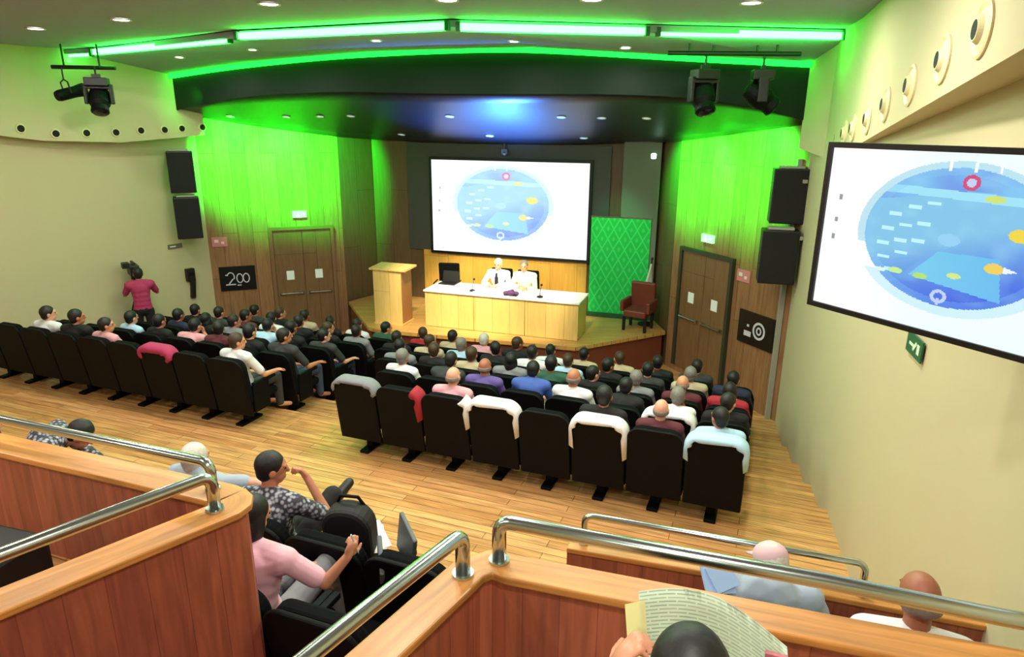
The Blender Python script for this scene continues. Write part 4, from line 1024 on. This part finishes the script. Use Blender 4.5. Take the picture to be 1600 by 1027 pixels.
# ---- camera operator at the left wall
OP = build_person(dict(pelvis=(0, 0, .95), waist=(0, .0, 1.12), chest=(0, .01, 1.30), neck=(0, .02, 1.46), head=(0, .06, 1.58), pitch=-.1, shL=(-.18, .01, 1.40), shR=(.18, .01, 1.40), elL=(-.26, .14, 1.20), elR=(.27, .15, 1.2), wrL=(-.10, .34, 1.36), wrR=(.13, .34, 1.34), hdL=(.1, .6, .6), hdR=(-.1, .6, .5),
                  hpL=(-.09, 0, .90), hpR=(.09, 0, .90), knL=(-.11, .03, .49), knR=(.11, .02, .49), anL=(-.12, -.02, .09), anR=(.12, -.02, .09), toL=(-.13, .14, .035), toR=(.14, .14, .035), female=True, curl=.9, fat=.95))
opz = .6
put_person(OP, (-6.83, 12.15, opz), R(30), 'magenta', 'black', 'black', 1, 'camera operator in magenta top standing behind the video camera at left')
cr = empty('video_camera', (-7.10, 12.50, opz), R(38), 'black video camera on a tripod before the left wall', 'video camera')
bm = BM(); add_box(bm, (0, 0, 1.60), (.16, .36, .2)); add_box(bm, (0, -.02, 1.74), (.05, .26, .04)); obj('camera_body', bm, black, cr, bevel=.015)
bm = BM(); add_cyl(bm, (0, .18, 1.6), (0, .36, 1.6), .06, .075); obj('lens', bm, glassd, cr)
bm = BM(); add_box(bm, (-.14, -.12, 1.72), (.12, .16, .1)); obj('viewfinder', bm, black, cr, bevel=.01)
bm = BM(); add_cyl(bm, (0, 0, 1.15), (0, 0, 1.5), .03); add_cyl(bm, (0, 0, 1.4), (0, 0, 1.5), .06); obj('tripod_head', bm, black, cr)
for k in range(3):
    a = k * 2 * pi / 3 + .5; bm = BM(); add_cyl(bm, (0, 0, 1.2), (.42 * cos(a), .30 * sin(a), 0), .022, .016); obj('leg', bm, black, cr)

# ---- the near group
def L_(P, o, rz):
    v = V(P) - V(o); c, s = cos(-rz), sin(-rz); return (v.x * c - v.y * s, v.x * s + v.y * c, v.z)
# man with hand at his mouth
mo = (-1.60, 4.14, 1.46)
gs_ = 'row of seats behind the left parapet'
plaid = mat('patterned grey shirt', (.42, .43, .46), .8)
nt = plaid.node_tree; ck = nt.nodes.new('ShaderNodeTexVoronoi'); ck.inputs['Scale'].default_value = 34; cr_ = nt.nodes.new('ShaderNodeValToRGB'); cr_.color_ramp.elements[0].color = (*lin((.66, .68, .72)), 1); cr_.color_ramp.elements[1].color = (*lin((.20, .20, .24)), 1); cr_.color_ramp.elements[0].position = .25; cr_.color_ramp.elements[1].position = .6; nt.links.new(ck.outputs['Distance'], cr_.inputs[0])
tcn = [n for n in nt.nodes if n.type == 'TEX_COORD'][0]; nt.links.new(tcn.outputs['Object'], ck.inputs['Vector']); nt.links.new(cr_.outputs['Color'], nt.nodes['Principled BSDF'].inputs['Base Color'])
MAN = build_person(dict(yaw=-.75, pitch=-.12, head=(.0, -.03, 1.19), neck=(0, -.08, 1.05), shR=(.19, -.06, .98), elR=(.31, .12, .82), wrR=(.15, .13, 1.07), hdR=(-.45, -.15, .7), pnR=(-.4, -.7, -.3), curl=1.3,
                        elL=(-.26, .05, .73), wrL=(-.02, .26, .72), hdL=(.8, .5, 0), knR=(.16, .38, .80), anR=(-.05, .66, .56), toR=(-.02, .84, .62), hpR=(.10, 0, .55), knL=(-.12, .46, .56)), .007)
put_person(MAN, mo, ROT, 'grey', 'black', 'black', 1, 'black-haired man in patterned grey shirt, hand at mouth, legs crossed, near left', shirt_mat=plaid)
WOM = build_person(dict(hair='long', fat=.95, yaw=-.2, pitch=-.3, head=(-.06, .06, 1.13), neck=(-.03, .0, 1.0), chest=(0, -.03, .86), shL=(-.18, -.02, .95), shR=(.19, .0, .95), elR=(.36, .10, .78), wrR=(.46, .18, .92), hdR=(.3, .4, .85), pnR=(-.8, .3, 0), curl=1.3, wrL=(.1, .34, .66), knR=(.13, .44, .63), anR=(.13, .50, .14)), .007)
wo = (-1.40, 3.24, 1.66)
put_person(WOM, wo, ROT, 'pink', 'grey', 'black', 0, 'woman in pink shirt holding a pen, half hidden by the left parapet corner', shirt_mat=mat('pink blouse', (.90, .70, .76), .8, noise_amt=.05))
NB = build_person(dict(head=(-.03, -.06, 1.10), elR=(.40, .0, .97), wrR=(.62, .0, .97), hdR=(1, .0, -.3), sleeve='short', hair='short', knR=(.15, .44, .6)), .008)
put_person(NB, (-2.19, 4.40, 1.49), ROT, 'light blue', 'jeans', 'white', 2, 'person with pale hair resting an arm behind the man in patterned shirt', shirt_mat=mat('grey blue shirt', (.60, .66, .72), .8))
PB['bent'] = build_person(dict(waist=(0, .02, .72), chest=(0, .14, .88), neck=(0, .27, .95), head=(0, .40, .93), pitch=-.7, shL=(-.185, .20, .94), shR=(.185, .20, .94), elL=(-.24, .34, .70), elR=(.24, .34, .70), wrL=(-.08, .52, .62), wrR=(.08, .52, .62), sleeve='long'))
put_person(PB['bent'], (-3.85, 4.86, 1.53), ROT - R(50), 'grey', 'jeans', 'black', 1, 'dark-haired person in grey shirt below the far left handrail', shirt_mat=plaid)
put_person(PB['long'], (-4.24, 5.12, 1.34), ROT, 'pink', 'black', 'black', 0, 'person in pink at the left edge below the far handrail')
# seats of the near tiers
nearL = 'near left seats beyond the parapet'
for (dx, lab) in ((0, 'black seat of the man in patterned shirt'), (-1, 'black seat under the person with pale hair'), (1, 'empty black seat right of the man in patterned shirt'), (2, 'empty black seat, second right of the man in patterned shirt')):
    q = V(mo[:2]) + D2 * .585 * dx; seat(q.x, q.y, 1.43, lab, nearL)
seat(-3.80, 4.85, 1.42, 'black seat of the dark-haired person below the far left rail', nearL); seat(-4.24, 5.12, 1.28, 'black seat of the person in pink at the left edge', nearL)
for (dx, lab) in ((0, 'black seat of the woman in pink'), (1, 'black seat right of the woman in pink')):
    q = V(wo[:2]) + D2 * .585 * dx; seat(q.x, q.y, 1.62, lab, nearL)
# folding writing tablets
def tablet(p, rz, lab, rx=0):
    r = empty('writing_tablet', p, rz, lab, 'writing tablet'); 
    o = obj('board', box((0, 0, .16), (.03, .26, .32), Matrix.Rotation(rx, 4, 'X')), mat('grey laminate', (.33, .36, .36), .4), r, bevel=.01)
    bm = BM(); add_cyl(bm, (0, 0, 0), (0, -.03, -.28), .014); add_box(bm, (0, -.04, .0), (.06, .16, .05)); obj('arm', bm, shell, r, bevel=.01)
tablet((-.66, 3.74, 2.17), ROT + R(50), 'grey folding writing tablet standing up beside the empty seats', .3)
tablet((-.80, 3.60, 2.10), ROT + R(35), 'smaller grey writing tablet left of the upright one', .5)
bm = BM(); add_box(bm, (0, 0, 0), (.15, .21, .004)); add_box(bm, (.01, .02, .004), (.15, .21, .003), Matrix.Rotation(.3, 4, 'Z'))
tag(obj('paper_sheet', bm, whitep, loc=(-.92, 3.98, 2.20), rz=.4), 'white paper sheets beside the crossed knee of the man', 'paper')
bpy.data.objects['paper_sheet'].rotation_euler = (.5, .2, .4)
r = empty('shoulder_bag', (-1.06, 3.98, 1.875), ROT + .2, 'black bag propped up on the empty seat right of the patterned-shirt man', 'bag')
bm = BM(); vs = rounded_slab(.34, .62, .16, .15); bmesh.ops.transform(vs, matrix=Matrix.Rotation(.1, 4, 'X'), verts=vs.verts[:]); obj('bag_body', vs, mat('black bag cloth', (.04, .035, .05), .7, noise_amt=.2), r, bevel=.03); bm.free()
bm = BM(); add_tube(bm, [(-.1, .0, .58), (-.06, -.02, .66), (.06, -.02, .66), (.1, 0, .58)], .012, 8); obj('handle', bm, shell, r)
# pen in the hand
c, s = cos(ROT), sin(ROT); h = V(WOM['P']['wrR']) + V(WOM['P']['hdR']).normalized() * .09
hp_ = V((wo[0] + h.x * c - h.y * s, wo[1] + h.x * s + h.y * c, wo[2] + h.z))
bm = BM(); add_cyl(bm, (0, 0, -.07), (0, 0, .06), .005); add_cyl(bm, (0, 0, -.085), (0, 0, -.07), .001, .005)
o = obj('pen', bm, mat('pale pen', (.75, .85, .80), .3), loc=hp_); o.rotation_euler = (.2, -.2, 0); tag(o, 'pale pen in the hand of the woman in pink', 'pen')

# right tier: bald man, capped man and their seats
tz = 1.80
BLD = build_person(dict(hair='bald', fat=1.12, pitch=-.1, yaw=.25, head=(0, -.06, 1.17)), .008)
put_person(BLD, (1.765, 2.50, tz), ROT, 'white', 'beige', 'none', 3, 'bald man in white shirt sitting by the right wall, seen from behind', scale=1.0)
CAPP = build_person(dict(hair='short', pitch=-.45, yaw=.5, waist=(0, -.0, .68), chest=(-.02, .10, .79), neck=(-.03, .21, .84), head=(-.02, .31, .865), shL=(-.20, .14, .84), shR=(.17, .14, .84), elL=(-.27, .2, .72), elR=(.24, .2, .70), wrL=(-.12, .40, .74), wrR=(.07, .42, .64)), .008)
cp = put_person(CAPP, (1.28, 2.78, tz), ROT, 'grey', 'dark grey', 'white', 2, 'man in grey-blue shirt and pale cap bending forward beside the bald man', shirt_mat=mat('grey blue shirt', (.60, .66, .72), .8))
bm = BM(); H = headM(CAPP['P']); rot = H.to_3x3().to_4x4(); add_sph(bm, H @ V((0, -.015, .055)), (.088, .102, .075), rot, 3); add_box(bm, H @ V((0, .105, .05)), (.12, .08, .012), rot)
obj('cap', bm, mat('pale pink cap', (.85, .72, .74), .8), cp, smooth=True)
nr = 'seats behind the long front right handrail'
for (x, y, lab) in ((1.745, 2.50, 'black seat of the bald man in white'), (1.27, 2.80, 'black seat of the man with the pale cap')): seat(x, y, tz, lab, nr)
bm = BM()
add_box(bm, (0, 0, .0), (.15, .13, .012)); add_box(bm, (.02, .01, .010), (.13, .12, .012), Matrix.Rotation(.3, 4, 'Z'))
o = obj('folder', bm, mat('light blue folder', (.62, .76, .92), .6), loc=(.97, 2.70, 2.86)); o.rotation_euler = (.7, .1, .2); tag(o, 'pale blue folder held at the left of the capped man', 'folder')

# reader at the bottom edge holding an open magazine
ro_ = (.36, 1.17, 2.6)
ul = (.30, 1.40, 3.66)
lw = L_((.24, 1.30, 3.63), ro_, ROT); rw = L_((.68, 1.22, 3.58), ro_, ROT)
RD = build_person(dict(head=(.02, .02, 1.15), neck=(.01, -.04, 1.03), shR=(.19, -.05, .97), elR=(.33, .12, .80), elL=(-.34, .06, .76), wrL=lw, wrR=rw, hdL=(.25, .35, .8), hdR=(-.1, .3, .9), pnL=(.8, .4, 0), pnR=(-.9, .3, 0), curl=.9, pitch=-.25), .006)
put_person(RD, ro_, ROT, 'black', 'black', 'black', 0, 'black-haired person reading a magazine at the bottom edge', shirt_mat=cm('dark grey'))
seat(ro_[0], ro_[1], 2.6, 'black seat of the reader at the bottom edge', 'well seats')
mag = bpy.data.materials.new('magazine print'); mag.use_nodes = True; nt = mag.node_tree; b = nt.nodes['Principled BSDF']; b.inputs['Roughness'].default_value = .55
uvn = nt.nodes.new('ShaderNodeTexCoord'); brk = nt.nodes.new('ShaderNodeTexBrick'); mp = nt.nodes.new('ShaderNodeMapping'); mp.inputs['Scale'].default_value = (1, 1, 1)
nt.links.new(uvn.outputs['UV'], mp.inputs[0]); nt.links.new(mp.outputs[0], brk.inputs['Vector']); brk.inputs['Scale'].default_value = 1; brk.inputs['Brick Width'].default_value = .14; brk.inputs['Row Height'].default_value = .022; brk.inputs['Mortar Size'].default_value = .007
brk.inputs['Color1'].default_value = (*lin((.68, .74, .68)), 1); brk.inputs['Color2'].default_value = (*lin((.76, .80, .74)), 1); brk.inputs['Mortar'].default_value = (*lin((.86, .90, .82)), 1); nt.links.new(brk.outputs['Color'], b.inputs['Base Color'])
A0 = V((.325, 1.455, 3.765)); B0 = V((.67, 1.35, 3.72)); dn_ = V((.02, -.10, -.27))
root = empty('magazine', (.5, 1.4, 3.6), 0, 'open printed magazine held up by the reader at the bottom edge', 'magazine')
bm = BM(); uvl = bm.loops.layers.uv.new('UVMap'); nx, ny = 24, 8; g = []
for i in range(nx + 1):
    u = i / nx; col_ = []
    for j in range(ny + 1):
        v = j / ny; p = A0.lerp(B0, u) + dn_ * v; p.y += .05 * sin(u * pi) * (1 - .3 * v); p.z += .020 * sin(u * pi) - .09 * max(0, u - .55) ** 1.4
        col_.append(bm.verts.new(p - V((.5, 1.4, 3.6))))
    g.append(col_)
for i in range(nx):
    for j in range(ny):
        f = bm.faces.new((g[i][j], g[i + 1][j], g[i + 1][j + 1], g[i][j + 1]))
        for l, (ii, jj) in zip(f.loops, ((i, j), (i + 1, j), (i + 1, j + 1), (i, j + 1))): l[uvl].uv = (ii / nx, jj / ny * .7)
bmesh.ops.solidify(bm, geom=bm.faces[:], thickness=.004)
obj('pages', bm, mag, root, smooth=True)
bm = BM(); g2 = []
for i in range(5):
    u = i / 4; g2.append([bm.verts.new((A0 + V((-.035 + .05 * u, -.012, -.03 + .012 * u)) + dn_ * v) - V((.5, 1.4, 3.6))) for v in (0, .35, .7, 1)])
for a, b_ in zip(g2, g2[1:]):
    for k in range(3): bm.faces.new((a[k], b_[k], b_[k + 1], a[k + 1]))
bmesh.ops.solidify(bm, geom=bm.faces[:], thickness=.003)
obj('cover_page', bm, mat('cream paper', (.95, .93, .72), .6), root)
bm = BM(); p = A0.lerp(B0, .90) + dn_ * .22; add_box(bm, p - V((.5, 1.4, 3.6)) + V((.0, -.004, -.01)), (.05, .012, .055), Matrix.Rotation(-.35, 4, 'Z')); obj('printed_photo', bm, mat('pink print', (.72, .42, .46), .6, noise_amt=.4, noise_scale=60), root)
# black case inside the left enclosure
r = empty('equipment_case', (-2.36, 2.62, 2.6), ROT + R(5), 'black equipment case behind the left parapet at the picture edge', 'case')
obj('case_body', box((0, 0, .24), (.42, .30, .48)), black, r, bevel=.02); bm = BM(); add_tube(bm, [(-.08, 0, .48), (-.08, 0, .52), (.08, 0, .52), (.08, 0, .48)], .012, 8); obj('handle', bm, shell, r)

# ------------------------------------------------------------------ lights
def area(name, loc, size, power, color=(1, .93, .8), rot=(0, 0, 0), sizey=None, spread=None):
    l = bpy.data.lights.new(name, 'AREA'); l.energy = power; l.color = color; l.shape = 'RECTANGLE' if sizey else 'DISK'; l.size = size
    if sizey: l.size_y = sizey
    if spread: l.spread = spread
    o = bpy.data.objects.new(name, l); COL.objects.link(o); o.location = loc; o.rotation_euler = rot; return o
def spot(name, loc, target, power, color, ang, blend=.6, r=.1):
    l = bpy.data.lights.new(name, 'SPOT'); l.energy = power; l.color = color; l.spot_size = R(ang); l.spot_blend = blend; l.shadow_soft_size = r
    o = bpy.data.objects.new(name, l); COL.objects.link(o); o.location = loc
    o.rotation_euler = (V(target) - V(loc)).to_track_quat('-Z', 'Y').to_euler(); return o
warm = (1, .955, .86)
for (x, y) in big: area('ceiling_lamp', (x, y, 5.97), .25, 60, warm)
for (x, y) in small: area('ceiling_lamp', (x, y, 5.72), .2, 20, warm)
for (x, y) in ((-6.5, 5), (-3.5, 4.2), (-.8, 4.4), (1.4, 4.4), (-6.5, 1), (-3, 1), (.3, .6), (-1, -2)): area('ceiling_lamp', (x, y, 5.97), .3, 66, warm)
# stage lighting
for (x, y) in ((-1.6, 11.0), (.6, 10.4)):
    spot('stage_lamp', (x, y, 5.2), (x * .5 - .3, 13.6, 1.4), 1350, (1, .87, .58), 42, .5)
spot('stage_lamp', (-.2, 12.2, 4.95), (-.3, 15.0, 1.6), 200, (1, .82, .45), 60, .7)
# green wall washers
G = (.010, 1, .02)
spot('green_wash', (-5.3, 13.25, 4.62), (-5.55, 14.5, 4.22), 1550, G, 92, .4)
spot('green_wash', (-4.35, 13.65, 4.5), (-4.55, 14.9, 4.1), 1550, G, 92, .4)
spot('green_wash', (2.5, 12.0, 4.5), (3.35, 12.45, 4.15), 1100, G, 92, .4)
spot('green_wash', (2.95, 10.95, 4.68), (3.9, 11.3, 4.3), 1100, G, 92, .4)
spot('green_wash', (3.35, 8.6, 5.75), (4.0, 8.75, 5.75), 14, G, 80, .9)
spot('green_wash', (3.3, 9.9, 5.4), (4.06, 9.75, 5.2), 12, G, 80, .9)
spot('green_wash', (-5.7, 12.9, 5.35), (-6.2, 13.55, 5.2), 26, G, 90, .9)
spot('green_wash', (1.6, 12.9, 4.4), (2.3, 14.1, 2.0), 110, (.1, 1, .35), 60, .8)
for (a, b) in segs:
    a = V((*a, 0)); b = V((*b, 0)); d = b - a; m_ = (a + b) / 2; n_ = V((d.y, -d.x, 0)).normalized()
    o = area('cove_glow', (m_.x + n_.x * .02, m_.y + n_.y * .02, 5.80), d.length * .95, 9 * d.length, (.02, 1, .06), sizey=.05)
    o.rotation_euler = (R(180 - 38), 0, atan2(d.y, d.x))
spot('blue_sheen_spot', (-.3, 13.5, 2.9), (-.35, 13.3, 4.8), 4200, (.05, .25, 1), 100, .9)  # added spot; makes the blue sheen of the screen's reflection under the canopy
w = bpy.data.worlds.new('World'); S.world = w; w.use_nodes = True
w.node_tree.nodes['Background'].inputs[0].default_value = (.8, .85, .9, 1); w.node_tree.nodes['Background'].inputs[1].default_value = .3

# ------------------------------------------------------------------ camera
cd = bpy.data.cameras.new('Camera'); cd.sensor_width = 36; cd.lens = 36 * 1063 / 1600; cd.clip_start = .05
cam = bpy.data.objects.new('Camera', cd); COL.objects.link(cam)
th = R(16.9); ro = R(.41)
r = V((1, 0, 0)); u = V((0, sin(th), cos(th))); f = V((0, cos(th), -sin(th)))
r2 = r * cos(ro) + u * sin(ro); u2 = u * cos(ro) - r * sin(ro)
Mx = Matrix((r2, u2, -f)).transposed().to_4x4(); Mx.translation = V((0, 0, 4.9)); cam.matrix_world = Mx
S.camera = cam
